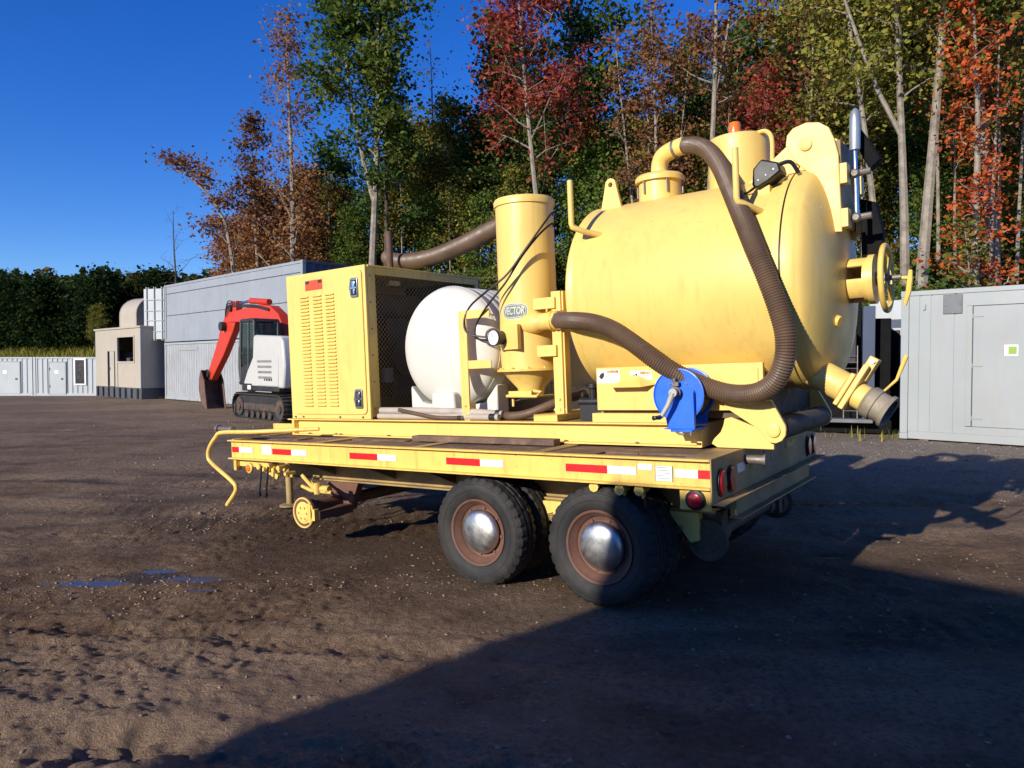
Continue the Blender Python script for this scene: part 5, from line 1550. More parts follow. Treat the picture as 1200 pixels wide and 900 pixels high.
# pale grey container on the right
RCF = yard_frame(7.67, 14.75, tz(8.2, 14.5) + 0.02, -44.4)
RC = container('pale grey container with flush door and dark hatch plate near forest', RCF, 6.06, 2.44, 2.90, CGREYL, 'none')
g = MB()
for a, b in ((0.141, 0.32), (0.36, 0.52), (0.56, 0.92), (0.96, 1.13)):
    g.box(a, b, 0.030, 0.050, 0.161, 2.80)
for a, b in ((0.32, 0.36), (0.52, 0.56), (0.92, 0.96)):
    g.box(a, b, 0.044, 0.064, 0.161, 2.80)
RC.part('side_panel', g, CGREYL, smooth=0)
RC.part('side_panel', MB().box(2.62, 5.9, 0.030, 0.05, 0.161, 2.80), CGREYL, smooth=0)
RC.part('side_panel', MB().box(1.13, 2.62, 0.030, 0.05, 2.56, 2.80), CGREYL, smooth=0)
RC.part('door_sill', MB().box(1.13, 2.62, 0.012, 0.05, 0.161, 0.30), CGREYL, smooth=0)
dr_ = RC.part('door', MB().box(1.24, 2.54, 0.022, 0.05, 0.305, 2.545), CGREYL, bevel=0.006)
RC.part('door_jamb', MB().box(1.131, 1.226, 0.014, 0.05, 0.31, 2.555), CGREYL, bevel=0.004)
RC.part('door_gap', MB().box(1.225, 2.56, 0.046, 0.06, 0.302, 2.558), DGREY, smooth=0)
for z in (0.46, 1.44, 2.36):
    g = MB().box(1.225, 1.40, 0.008, 0.021, z - 0.014, z + 0.014).cyl((1.232, 0.008, z - 0.05), (1.232, 0.008, z + 0.05), 0.012, n=8)
    RC.part('hinge', g, CGREYL, dr_, bevel=0.002)
sk_ = RC.part('sticker', MB().box(1.74, 1.95, 0.0185, 0.0215, 1.62, 1.82), WHITE, dr_, smooth=0)
RC.part('sticker_print', MB().box(1.80, 1.93, 0.0165, 0.018, 1.65, 1.79), M('green_yellow_print', (0.25, 0.38, 0.05), 0.5), dr_, smooth=0)
hp2 = RC.part('hatch_plate', MB().box(0.735, 1.06, 0.006, 0.028, 2.42, 2.785), M('hatch_grey', (0.12, 0.13, 0.14), 0.5, grime=(0.2, 0.16, 0.12), gs=8, gstr=0.3), bevel=0.008)
for x, z in ((0.77, 2.6), (1.025, 2.6), (0.90, 2.445)):
    RC.part('hatch_bolt', MB().bolt((x, 0.006, z), (0, -1, 0), 0.016, 0.012), STEEL, hp2)
RC.part('small_hook', MB().tube([(0.43, 0.03, 2.62), (0.43, 0.005, 2.60), (0.43, 0.005, 2.53), (0.39, 0.01, 2.51)], 0.008, 6), CGREYL)
for x in (0.35, 2.2, 4.2, 5.7):
    RC.part('support_block', MB().box(x, x + 0.16, 0.02, 0.2, -0.10, 0.009), WOOD, bevel=0.006)

# dark equipment module beyond the tank rear: skid, body blackened to stand for deep shade, blue-grey corner, ladder
DMF = yard_frame(5.9, 16.6, tz(6.6, 15.9), -20)
DM = Thing('equipment_module', 'equipment module with shade painted as black body, blue grey corner column and ladder', 'module', (1.7, 1.0, 0), DMF)
DM.part('skid_base', MB().box(0, 2.3, 0.05, 2.0, 0.02, 0.30), DARKV, bevel=0.01)
DM.part('step_plate', MB().box(0.6, 1.9, -0.35, 0.045, 0.26, 0.34), M('step_grey', (0.16, 0.165, 0.17), 0.6, 0.2), bevel=0.01)
DM.part('body', MB().box(0.0, 1.72, 0.35, 2.0, 0.305, 2.95), DARKV, bevel=0.02)
DM.part('side_body', MB().box(1.72, 2.32, 0.45, 2.0, 0.305, 2.50), DARKV, bevel=0.02)
DM.part('corner_column', MB().box(1.73, 1.97, 0.10, 0.345, 0.305, 2.75), CBLUE, bevel=0.01)
DM.part('top_cabinet', MB().box(1.05, 1.6, 0.05, 0.345, 1.5, 2.2), M('deep_grey', (0.03, 0.032, 0.036), 0.6), bevel=0.02)
for x in (1.35, 1.62):
    DM.part('ladder_rail', MB().cyl((x, -0.10, 0.34), (x, 0.02, 1.9), 0.014, n=8), STEEL)
for k in range(10):
    DM.part('rung', MB().cyl((1.35, -0.09 + k * 0.0107, 0.5 + k * 0.13), (1.62, -0.09 + k * 0.0107, 0.5 + k * 0.13), 0.010, n=6), STEEL)
WB = Thing('equipment_box', 'white box of equipment just visible behind the grey container', 'box', (0, 0, 0), yard_frame(8.6, 17.6, tz(8.6, 17.6), -44))
WB.part('body', MB().box(-0.2, 1.5, 0, 1.5, 0.5, 3.0), CWHITE, bevel=0.04)
WB.part('blue_band', MB().box(-0.205, 1.5, -0.004, 1.5, 2.35, 2.55), CBLUE)
WB.part('base', MB().box(-0.15, 1.45, 0.05, 1.45, 0.0, 0.49), BLACK, bevel=0.02)
WB.part('panel', MB().box(-0.15, 0.5, -0.02, -0.001, 0.6, 2.3), BLACK, bevel=0.01)

# ------------------------------------------------------------------ excavator
EO = (-6.66, 22.56)
fx_, fy_ = -0.687, 0.727
EF = Matrix(((fx_, -fy_, 0, EO[0]), (fy_, fx_, 0, EO[1]), (0, 0, 1, tz(*EO)), (0, 0, 0, 1)))
EX = Thing('excavator', 'red and white tracked excavator with cab and curled bucket', 'excavator', (0, 0, 0), EF)
for sgn in (1, -1):
    y0, y1 = (0.66, 1.12) if sgn > 0 else (-1.12, -0.66)
    pth = []
    Lh, r_ = 1.34, 0.36
    for a in np.linspace(-90, 90, 11):
        pth.append((Lh + r_ * math.cos(R(a)), 0.38 + r_ * math.sin(R(a))))
    for a in np.linspace(90, 270, 11):
        pth.append((-Lh + r_ * math.cos(R(a)), 0.38 + r_ * math.sin(R(a))))
    dens = []
    for i in range(len(pth)):
        a, b = Vector(pth[i]), Vector(pth[(i + 1) % len(pth)])
        k = max(1, int(round((b - a).length / 0.115)))
        dens += [a + (b - a) * (j / k) for j in range(k)]
    belt = EX.part('track_belt', MB().prism([(p[0], p[1]) for p in pth], 'y', y0 + 0.12, y1 - 0.12), EXDARK)
    cen = Vector((0, 0.36))
    shoe = MB()
    sm = None
    n = len(dens)
    for i in range(n):
        a, b = dens[i], dens[(i + 1) % n]
        t = (b - a).normalized()
        nn = Vector((t.y, -t.x))
        m_ = (a + b) / 2
        if sm is None:
            sm = MB().box(-0.052, 0.052, -(y1 - y0) / 2, (y1 - y0) / 2, -0.005, 0.02).box(-0.05, -0.03, -(y1 - y0) / 2, (y1 - y0) / 2, 0.02, 0.055).mesh('track_shoe', TRACKM, 0)
        o = bpy.data.objects.new('track_shoe', sm)
        COL.objects.link(o)
        o.parent = belt
        o.matrix_local = Matrix.Translation((m_.x, (y0 + y1) / 2, m_.y)) @ Matrix(((t.x, 0, nn.x, 0), (0, 1, 0, 0), (t.y, 0, nn.y, 0), (0, 0, 0, 1)))
    g = MB()
    ys = y1 - 0.13 if sgn > 0 else y0 + 0.13
    for x, r2 in ((Lh, 0.27), (-Lh, 0.27)):
        g.cyl((x, ys - 0.06, 0.36), (x, ys + 0.06, 0.36), r2, n=20).cyl((x, ys - 0.09, 0.36), (x, ys + 0.09, 0.36), 0.12, n=16)
    for k in range(5):
        x = -0.76 + k * 0.38
        g.cyl((x, ys - 0.08, 0.16), (x, ys + 0.08, 0.16), 0.105, n=14)
    EX.part('roller', g, TRACKM, belt)
    g = MB().box(-1.05, 1.05, (y0 + y1) / 2 - 0.1, ys + 0.05 * sgn if sgn > 0 else (y0 + y1) / 2 + 0.1, 0.27, 0.48) if sgn > 0 else MB().box(-1.05, 1.05, ys, (y0 + y1) / 2, 0.27, 0.48)
    EX.part('track_frame', g, TRACKM, belt, bevel=0.02)
EX.part('undercarriage', MB().box(-0.7, 0.7, -0.66, 0.66, 0.34, 0.66), EXDARK, bevel=0.03)
EX.part('turntable', MB().cyl((0, 0, 0.62), (0, 0, 0.86), 0.58, n=32), EXDARK)
g = MB().box(1.55, 1.62, -1.1, 1.1, 0.05, 0.45)
EX.part('dozer_blade', g, TRACKM, bevel=0.02)
EX.part('platform', MB().box(-1.35, 1.05, -1.08, 1.08, 0.85, 1.02), EXDARK, bevel=0.03)
bp = [(-1.62, 0.96), (0.82, 0.96), (0.98, 1.06), (0.72, 1.42), (0.32, 1.85), (0.27, 2.42), (0.22, 2.50), (-1.45, 2.42), (-1.60, 2.25), (-1.70, 1.6)]
bd = EX.part('engine_body', MB().prism(bp, 'y', 0.20, 1.08), EXWHITE, bevel=0.06)
EX.part('engine_body', MB().prism([(-1.62, 0.96), (-0.45, 0.96), (-0.45, 2.3), (-1.45, 2.3), (-1.62, 2.1)], 'y', -1.08, 0.195), EXWHITE, bevel=0.08)
pn = [(-1.35, 1.02), (-0.02, 1.02), (0.10, 1.12), (0.15, 1.90), (-1.35, 1.86)]
p_ = EX.part('side_door', MB().prism(pn, 'y', 1.081, 1.094), EXWHITE, bevel=0.01)
for k in range(4):
    z = 1.72 - k * 0.155
    EX.part('vent_slot', MB().box(-0.95, -0.05 - 0.02 * k, 1.0945, 1.102, z - 0.035, z + 0.03), M('vent_grey', (0.20, 0.195, 0.185), 0.6) if k == 0 else MATS['vent_grey'], p_, bevel=0.003)
g = MB()
for k, (a, b) in enumerate(((-0.55, -0.48), (-0.70, -0.60), (-0.86, -0.74), (-0.98, -0.90))):
    g.box(b if False else a - 0.0, b + 0.0, 1.0945, 1.098, 1.16, 1.24)
EX.part('decal_marks', g, EXDARK, p_, smooth=0)
EX.part('step_box', MB().box(0.35, 1.02, 0.90, 1.10, 0.84, 1.06), EXDARK, bevel=0.02)
EX.part('number_decal', MB().box(0.40, 0.62, 1.1005, 1.104, 0.89, 1.01), WHITE, smooth=0)
# cab: posts, roof, glass
cxa, cxb, cya, cyb, cza, czb = 0.30, 1.28, 0.22, 1.06, 1.02, 2.92
cabp = EX.part('cab_roof', MB().prism([(cxa - 0.05, czb - 0.02), (cxa + 0.05, czb + 0.08), (cxb - 0.10, czb + 0.08), (cxb + 0.02, czb - 0.03)], 'y', cya, cyb), EXDARK, bevel=0.03)
g = MB()
def post(a, b, w=0.055):
    g.tube([a, b], w, 6)
for y in (cya + 0.05, cyb - 0.05):
    post((cxb - 0.02, y, cza), (cxb + 0.0, y, 1.9)); post((cxb, y, 1.9), (cxb - 0.06, y, czb))
    post((cxa + 0.02, y, cza + 0.4), (cxa, y, czb)); post((cxa + 0.45, y, cza), (cxa + 0.40, y, czb), 0.04)
    post((cxa, y, cza + 0.05), (cxb, y, cza + 0.05), 0.07); post((cxa + 0.4, y, 1.95), (cxb, y, 1.95), 0.03)
EX.part('cab_frame', g, EXDARK)
EX.part('cab_panel', MB().box(cxa + 0.45, cxb - 0.03, cyb - 0.075, cyb - 0.03, cza + 0.1, 1.55), EXDARK)
EX.part('cab_floor', MB().box(cxa, cxb - 0.05, cya + 0.06, cyb - 0.08, cza, cza + 0.12), EXDARK)
EX.part('side_window', MB().box(cxa + 0.06, cxb - 0.05, cyb - 0.055, cyb - 0.045, 1.60, czb - 0.03), GLASS, smooth=0)
EX.part('side_window', MB().box(cxa + 0.06, cxb - 0.05, cya + 0.045, cya + 0.055, 1.60, czb - 0.03), GLASS, smooth=0)
EX.part('windscreen', MB().box(cxb - 0.035, cxb - 0.025, cya + 0.08, cyb - 0.08, 1.20, czb - 0.05), GLASS, smooth=0)
EX.part('rear_window', MB().box(cxa - 0.01, cxa, cya + 0.08, cyb - 0.08, 2.50, czb - 0.05), GLASS, smooth=0)
g = MB().box(0.52, 0.95, 0.42, 0.86, 1.2, 1.62).box(0.48, 0.60, 0.44, 0.84, 1.6, 2.35)
EX.part('seat', g, EXDARK, bevel=0.05)
g = MB().tube([(1.36, 1.0, 1.05), (1.40, 1.02, 1.5), (1.38, 1.02, 2.1), (1.30, 1.02, 2.25)], 0.016, 6)
EX.part('grab_rail', g, EXDARK)
# boom, stick, bucket lie in the plane y = -0.15
def ribbon(mb, top, bot, y0, y1):
    poly = top + bot[::-1]
    return mb.prism(poly, 'y', y0, y1)
by = -0.15
g = ribbon(MB(), [(0.15, 1.55), (0.30, 2.5), (0.85, 3.20), (1.4, 3.48), (2.2, 3.56), (3.3, 3.50), (4.45, 3.42)], [(0.66, 1.45), (0.90, 2.05), (1.35, 2.52), (1.85, 2.80), (2.5, 2.96), (3.3, 3.04), (4.50, 3.08)], by - 0.16, by + 0.16)
bo = EX.part('boom', g, EXRED, bevel=0.02)
g = ribbon(MB(), [(4.05, 3.80), (4.55, 3.78), (4.86, 3.42), (5.66, 2.42), (6.58, 1.28)], [(4.05, 3.55), (4.12, 3.05), (4.34, 2.74), (5.14, 1.95), (6.26, 1.04)], by - 0.12, by + 0.12)
stk = EX.part('stick', g, EXRED, bevel=0.02)
g = MB().cyl((1.75, by, 3.62), (3.1, by, 3.74), 0.10, n=14)
EX.part('stick_ram', g, EXRED, bo)
g = MB().cyl((3.1, by, 3.74), (4.15, by, 3.70), 0.05, n=12)
EX.part('ram_rod', g, CHRM, bo)
g = MB().cyl((4.80, by, 3.62), (5.60, by, 2.64), 0.08, n=14)
EX.part('bucket_ram', g, EXRED, stk)
g = MB().cyl((5.55, by, 2.72), (6.15, by, 1.78), 0.04, n=12).tube([(6.10, by, 1.82), (6.62, by, 1.42)], 0.06, 8).tube([(6.12, by, 1.80), (6.05, by, 1.50)], 0.05, 8)
EX.part('bucket_link', g, EXDARK, stk)
g = MB()
for k in (-0.08, 0.0, 0.08):
    g.tube(spline([(1.4, by + 0.19, 3.35 + k * 0.4), (2.4, by + 0.20, 3.52 + k * 0.4), (3.6, by + 0.2, 3.60 + k * 0.5), (4.4, by + 0.22, 3.72 + k), (4.85, by + 0.16, 3.35 + k)], 5), 0.018, 6)
EX.part('hydraulic_line', g, EXDARK, bo)
g = MB().cyl((4.42, by - 0.2, 3.55), (4.42, by + 0.2, 3.55), 0.11, n=16).cyl((6.42, by - 0.2, 1.24), (6.42, by + 0.2, 1.24), 0.08, n=14)
g.cyl((4.95, by + 0.12, 2.95), (4.95, by + 0.30, 2.95), 0.16, n=14)
EX.part('pivot', g, EXDARK, stk)
EX.part('decal_marks', MB().box(4.95, 5.10, by + 0.121, by + 0.127, 2.75, 2.88), YEL, stk, smooth=0)
g = MB().cyl((1.05, by + 0.24, 1.55), (1.9, by + 0.24, 2.55), 0.07, n=12).cyl((1.9, by + 0.24, 2.55), (2.3, by + 0.24, 3.1), 0.04, n=10)
EX.part('boom_ram', g, EXDARK, bo)
prof = [(6.60, 1.40), (6.78, 1.10), (6.80, 0.70), (6.62, 0.28), (6.30, 0.03), (6.05, 0.0)]
g = MB()
wy0, wy1 = by - 0.36, by + 0.36
for a, b in zip(prof[:-1], prof[1:]):
    a2 = (a[0] - 0.02, a[1] + 0.015); b2 = (b[0] - 0.02, b[1] + 0.015)
    g.prism([a, b, b2, a2], 'y', wy0, wy1)
inner = prof + [(6.20, 0.55), (6.30, 1.05)]
g.prism(inner, 'y', wy0, wy0 + 0.025)
g.prism(inner, 'y', wy1 - 0.025, wy1)
bk = EX.part('bucket', g, BUCKETM, smooth=25)
g = MB()
for k in range(5):
    y = wy0 + 0.06 + k * (wy1 - wy0 - 0.12) / 4
    g.prism([(6.08, 0.03), (6.10, -0.015), (5.90, 0.02)], 'y', y - 0.04, y + 0.04)
EX.part('bucket_teeth', g, BUCKETM, bk)
g = MB().prism([(6.30, 1.35), (6.62, 1.45), (6.75, 1.15), (6.35, 1.0)], 'y', by - 0.14, by - 0.11).prism([(6.30, 1.35), (6.62, 1.45), (6.75, 1.15), (6.35, 1.0)], 'y', by + 0.11, by + 0.14)
EX.part('bucket_ear', g, EXDARK, bk)

# ------------------------------------------------------------------ shed behind the camera (its shadow crosses the foreground)
hor = Vector((math.sin(R(SUN_A)), math.cos(R(SUN_A)), 0))
tip = Vector((2.32, 6.72, G0))
SH = 4.2
corner = tip - hor * ((SH - G0) / math.tan(R(SUN_EL)))
SF = Matrix.Translation((corner.x, corner.y, 0)) @ Matrix.Rotation(math.atan2(-0.715, 0.70), 4, 'Z')
sh = Thing('storage_shed', 'plain metal sided storage shed standing behind the photographer', 'shed', (7, -3, G0), SF)
g = MB().box(0.05, 14, -0.12, -0.05, G0 - 0.1, SH - 0.15)
sh.part('wall', g, SIDING)
sh.part('wall', MB().box(0.05, 0.12, -5, -0.121, G0 - 0.1, SH - 0.15), SIDING)
sh.part('wall', MB().box(13.93, 14, -5, -0.121, G0 - 0.1, SH - 0.15), SIDING)
sh.part('wall', MB().box(0.121, 13.929, -5, -4.93, G0 - 0.1, SH - 0.15), SIDING)
sh.part('roof', MB().box(0.0, 14.1, -5.1, 0.0, SH - 0.15, SH), DGREY, bevel=0.01)
sh.part('door', MB().box(4, 7, -0.05, -0.02, G0, 3.0), CGREY)

# ------------------------------------------------------------------ trees
def leaf_mesh(name, cen, size, seed, mat, tint_base=None, flat=0.35):
    r = np.random.default_rng(seed)
    n = len(cen)
    nrm = r.normal(size=(n, 3)); nrm[:, 2] = np.abs(nrm[:, 2]) + flat
    nrm /= np.linalg.norm(nrm, axis=1)[:, None]
    a = r.normal(size=(n, 3))
    u = np.cross(nrm, a); u /= np.linalg.norm(u, axis=1)[:, None]
    w = np.cross(nrm, u)
    s = size * (0.92 if size < 0.3 else 1.0) * r.uniform(0.4, 1.6, n)[:, None]
    V = np.stack([cen + u * s * 0.62, cen + w * s * 0.42 + nrm * s * 0.1, cen - u * s * 0.62, cen - w * s * 0.42 + nrm * s * 0.1], 1).reshape(-1, 3)
    Q = np.arange(n * 4).reshape(-1, 4)
    me = np_mesh(name, V, Q, mat)
    t = r.random(n) if tint_base is None else np.clip(0.62 * tint_base + 0.38 * r.random(n), 0, 1)
    at = me.attributes.new('tint', 'FLOAT', 'FACE')
    at.data.foreach_set('value', t.astype(np.float32))
    return me

def gen_tree(seed, H, r0, cb=0.35, spread=3.0, nl=16, ncl=26, cr=0.42, leaf=0.15, lean=(0, 0), up=0.55, fork=None, sub=4, bend=None, topnarrow=0.65):
    """tapered trunk with limbs; leaf centres gather round the twigs. returns trunk MB, leaf centres, tints"""
    rd = random.Random(seed)
    rn = np.random.default_rng(seed)
    mb = MB()
    n = 9
    ph = rd.uniform(0, 6)
    def tp(t):
        x = lean[0] * t ** 1.3 + 0.16 * math.sin(ph + t * 5) * t * H / 15
        y = lean[1] * t ** 1.3 + 0.16 * math.cos(ph * 1.3 + t * 4) * t * H / 15
        if bend:
            x += bend[0] * max(0, t - bend[1]) ** 2
        z = H * t - (bend[2] * max(0, t - bend[1]) ** 2 if bend else 0)
        return Vector((x, y, z))
    def tr(t):
        return r0 * (1 - 0.88 * t) * (1 + 0.5 * max(0, 0.06 - t) / 0.06)
    ts = [-0.03] + [i / n for i in range(n + 1)]
    mb.tube([tp(max(t, 0)) + Vector((0, 0, t * H if t < 0 else 0)) for t in ts], [tr(max(t, 0)) for t in ts], 7)
    stems = [(tp, tr, cb)]
    if fork:
        for (ft, fa, fl) in fork:
            b0 = tp(ft); d = Vector((math.cos(fa), math.sin(fa), 0)) * fl
            def fp(t, b0=b0, d=d, ft=ft):
                return b0 + d * t ** 0.8 + Vector((0, 0, (H * (1 - ft)) * 0.92 * t))
            def fr(t, ft=ft):
                return tr(ft) * 0.75 * (1 - 0.85 * t)
            mb.tube([fp(i / 6) for i in range(7)], [fr(i / 6) for i in range(7)], 6)
            stems.append((fp, fr, 0.25))
    tips = []
    for (sp, sr, c0) in stems:
        for i in range(nl if sp is tp else max(4, nl // 2)):
            t = c0 + (0.98 - c0) * (i + rd.random()) / (nl if sp is tp else max(4, nl // 2))
            a = i * 2.4 + rd.uniform(-0.6, 0.6)
            rel = (t - c0) / (1 - c0)
            L = spread * (1 - topnarrow * rel ** 1.5) * rd.uniform(0.6, 1.15)
            b0 = sp(min(t, 1.0))
            e = up + 0.5 * rel + rd.uniform(-0.2, 0.2)
            d = Vector((math.cos(a) * math.cos(e), math.sin(a) * math.cos(e), math.sin(e)))
            pts = [b0]
            for k in range(1, 5):
                q = k / 4
                pts.append(b0 + d * L * q + Vector((rd.uniform(-.1, .1), rd.uniform(-.1, .1), -0.12 * L * q * q + rd.uniform(-.1, .1))) * 0.8)
            rb = max(0.012, sr(min(t, 1)) * 0.42)
            mb.tube(pts, [rb * (1 - 0.82 * k / 4) for k in range(5)], 4, cap=False)
            tips += [pts[2] * 0.5 + pts[3] * 0.5, pts[3], pts[4]]
            for s in range(sub):
                q = rd.uniform(0.3, 0.95)
                k = min(3, int(q * 4))
                c = pts[k].lerp(pts[k + 1], q * 4 - k)
                d2 = Vector((rd.gauss(0, 1), rd.gauss(0, 1), rd.gauss(0.25, 0.7))).normalized() * L * rd.uniform(0.25, 0.5)
                mb.tube([c, c + d2 * 0.5 + Vector((0, 0, 0.05)), c + d2], [rb * 0.35, rb * 0.25, 0.006], 3, cap=False)
                tips += [c + d2 * 0.6, c + d2]
        tips.append(sp(1.0))
    tips = np.array([tuple(p) for p in tips])
    ncl = ncl * 1.55
    cr = cr * 1.12
    cnt = rn.poisson(ncl, len(tips)) * (rn.random(len(tips)) > 0.13)
    idx_ = np.repeat(np.arange(len(tips)), cnt)
    cen = tips[idx_] + rn.normal(size=(len(idx_), 3)) * np.array([cr, cr, cr * 0.62]) * rn.uniform(0.5, 1.15, len(tips))[idx_][:, None]
    tint = rn.random(len(tips))[idx_]
    return mb, cen, tint

def tree_obj(name, label, cat, x, y, trunk_me, crown_me, mat, bark, rot=0.0, sc=1.0, group=None, z=None):
    root = bpy.data.objects.new(name, None)
    COL.objects.link(root)
    root.location = (x, y, (tz(x, y) if z is None else z) - 0.05)
    root.rotation_euler = (0, 0, rot)
    root.scale = (sc, sc, sc)
    root['label'] = label; root['category'] = cat
    if group:
        root['group'] = group
    for nm, me, mt in (('trunk', trunk_me, bark), ('crown', crown_me, mat)):
        if me is None:
            continue
        o = bpy.data.objects.new(nm, me)
        COL.objects.link(o)
        o.parent = root
        o.material_slots[0].link = 'OBJECT'
        o.material_slots[0].material = mt
    return root
def px2x(px, d):
    return (px - 600) / 875.0 * d

# (label, pixel column, depth, kwargs, leaf colour, bark)
KEY = [
    ('bare dead sapling standing beyond the container stack', 214, 42, dict(H=10.3, r0=0.13, cb=0.45, spread=2.4, nl=9, ncl=0, sub=6, lean=(-0.4, 0)), 'russet', BARKD),
    ('leaning russet tree with a drooping side limb over the container stack', 292, 40, dict(H=13.8, r0=0.19, cb=0.38, spread=2.3, nl=13, ncl=15, lean=(-2.0, 0), cr=0.36, leaf=0.15, bend=(-16.0, 0.60, 9.0)), 'russet', BARK),
    ('thin russet tree with small round top beside the leaning tree', 306, 41, dict(H=15.2, r0=0.14, cb=0.55, spread=1.6, nl=11, ncl=16, lean=(-0.3, 0), cr=0.35), 'russet', BARK),
    ('tall sparse pinkish orange tree rising above the container stack', 343, 39, dict(H=19.5, r0=0.21, cb=0.22, spread=3.0, nl=24, ncl=13, cr=0.42, leaf=0.14, up=0.8), 'orange', BARK),
    ('tall dark green oak with forked pale trunk above the engine cabinet', 432, 36, dict(H=21.5, r0=0.24, cb=0.50, spread=3.0, nl=17, ncl=34, cr=0.50, leaf=0.19, fork=[(0.42, 2.9, 2.2)], lean=(0.8, 0)), 'green', BARK),
    ('slim green tree growing close beside the forked oak', 452, 37, dict(H=17.5, r0=0.16, cb=0.42, spread=2.0, nl=13, ncl=24, cr=0.42, leaf=0.17), 'dark', BARKD),
    ('bare grey tree with thin twigs between oak and red maple', 505, 42, dict(H=17.0, r0=0.15, cb=0.45, spread=2.6, nl=13, ncl=1, sub=6, up=0.85), 'russet', BARKD),
    ('red maple with crimson crown and pale trunk behind the cyclone', 641, 34, dict(H=18.8, r0=0.20, cb=0.50, spread=3.7, nl=22, ncl=24, cr=0.48, leaf=0.15, lean=(-1.4, 0), up=0.6), 'red', BARK),
    ('massive dark green tree towering right of the red maple', 672, 38, dict(H=22.5, r0=0.30, cb=0.32, spread=4.4, nl=22, ncl=40, cr=0.62, leaf=0.22, topnarrow=0.45), 'dark', BARKD),
    ('dark green tree standing left of the red maple', 590, 41, dict(H=17.5, r0=0.26, cb=0.35, spread=3.2, nl=18, ncl=36, cr=0.55, leaf=0.21), 'dark', BARKD),
    ('many stemmed sparse orange tree behind the tank manway', 765, 33, dict(H=15.5, r0=0.14, cb=0.22, spread=2.3, nl=18, ncl=13, cr=0.42, leaf=0.13, up=0.95, fork=[(0.06, 0.4, 1.9), (0.06, 3.3, 1.8), (0.08, 1.6, 1.5)]), 'orange', BARK),
    ('pale trunked tree with orange top above the filter canister', 826, 30, dict(H=18.5, r0=0.19, cb=0.58, spread=2.5, nl=15, ncl=17, cr=0.40, leaf=0.14, fork=[(0.60, 0.3, 1.2)], lean=(0.3, 0)), 'orange', BARK),
    ('slender white stemmed tree with dark red leaves behind the beacon', 893, 28, dict(H=11.5, r0=0.085, cb=0.28, spread=2.3, nl=16, ncl=17, cr=0.40, leaf=0.13), 'red', BARK),
    ('leaning grey trunk tree behind the hinge arm', 1038, 25, dict(H=15.5, r0=0.16, cb=0.55, spread=2.6, nl=13, ncl=24, cr=0.42, lean=(-1.8, 0)), 'olive', BARK),
    ('tall forked grey tree with a long left limb', 1060, 24, dict(H=18.5, r0=0.18, cb=0.52, spread=3.4, nl=15, ncl=26, cr=0.45, leaf=0.14, lean=(-0.5, 0), fork=[(0.46, 3.0, 3.2)]), 'olive', BARK),
    ('straight thick grey trunk tree beside the forked tree', 1074, 23.5, dict(H=19.5, r0=0.22, cb=0.60, spread=2.8, nl=14, ncl=28, cr=0.45, lean=(0.9, 0)), 'green', BARK),
    ('bright scarlet tree with leaves all down its trunk', 1144, 22.5, dict(H=13.5, r0=0.16, cb=0.16, spread=1.35, nl=24, ncl=11, cr=0.32, leaf=0.12, lean=(-0.4, 0), topnarrow=0.3), 'bright', BARK),
    ('tall grey trunk tree rising behind the scarlet tree', 1170, 24, dict(H=19.0, r0=0.21, cb=0.45, spread=3.2, nl=16, ncl=26, cr=0.45, lean=(-1.9, 0)), 'mixed', BARK),
    ('thin white leaning stem in front of the scarlet tree', 1146, 20.5, dict(H=5.4, r0=0.06, cb=0.6, spread=0.8, nl=6, ncl=5, cr=0.25, leaf=0.11, lean=(-0.5, 0)), 'mixed', BARK),
]
for i, (lab, px, d, kw, colr, bark) in enumerate(KEY):
    mb, cen, tint = gen_tree(100 + i, **{k: v for k, v in kw.items()})
    tm = mb.mesh('trunk', bark, 50)
    cm = leaf_mesh('crown', cen, kw.get('leaf', 0.15), 300 + i, LEAF[colr], tint) if len(cen) > 3 else None
    tree_obj('tree', lab, 'tree', px2x(px, d), d, tm, cm, LEAF[colr], bark)

# repeated forest trees, built once per kind
PROTO = []
for i, kw in enumerate((
        dict(H=14, r0=0.17, cb=0.30, spread=2.9, nl=18, ncl=34, cr=0.50, leaf=0.18),
        dict(H=15, r0=0.15, cb=0.42, spread=2.5, nl=17, ncl=30, cr=0.46, leaf=0.17, lean=(0.9, 0.2)),
        dict(H=12, r0=0.13, cb=0.22, spread=2.6, nl=18, ncl=30, cr=0.46, leaf=0.16, fork=[(0.2, 1.0, 1.4)]),
        dict(H=16, r0=0.20, cb=0.40, spread=3.2, nl=18, ncl=36, cr=0.55, leaf=0.19, fork=[(0.45, 2.0, 1.8)]),
        dict(H=11, r0=0.11, cb=0.30, spread=2.0, nl=16, ncl=22, cr=0.40, leaf=0.15, lean=(-0.7, 0)))):
    mb, cen, tint = gen_tree(500 + i, **kw)
    PROTO.append((mb.mesh('trunk', BARK, 50), leaf_mesh('crown', cen, kw['leaf'], 600 + i, LEAF['green'], tint), kw['H']))
rf = random.Random(21)
PLACES = ((-999, 200, 'on the bank behind the site containers'), (200, 330, 'behind the left half of the container stack'), (330, 420, 'behind the excavator end of the container stack'), (420, 500, 'behind the engine cabinet'), (500, 570, 'behind the white water tank'),
          (570, 680, 'behind the cyclone cylinder'), (680, 800, 'behind the tank manway'), (800, 870, 'behind the filter canister'), (870, 940, 'behind the orange beacon'), (940, 1050, 'behind the hinge arms'), (1050, 1130, 'behind the hatch plate of the grey container'), (1130, 9999, 'behind the door of the grey container'))
def place(px):
    for a, b, t in PLACES:
        if a <= px < b:
            return t
TONE = {'green': 'green leafed', 'dark': 'dark green', 'olive': 'yellow green', 'mixed': 'green and rust', 'russet': 'rust brown', 'orange': 'orange leaved', 'red': 'dark red'}
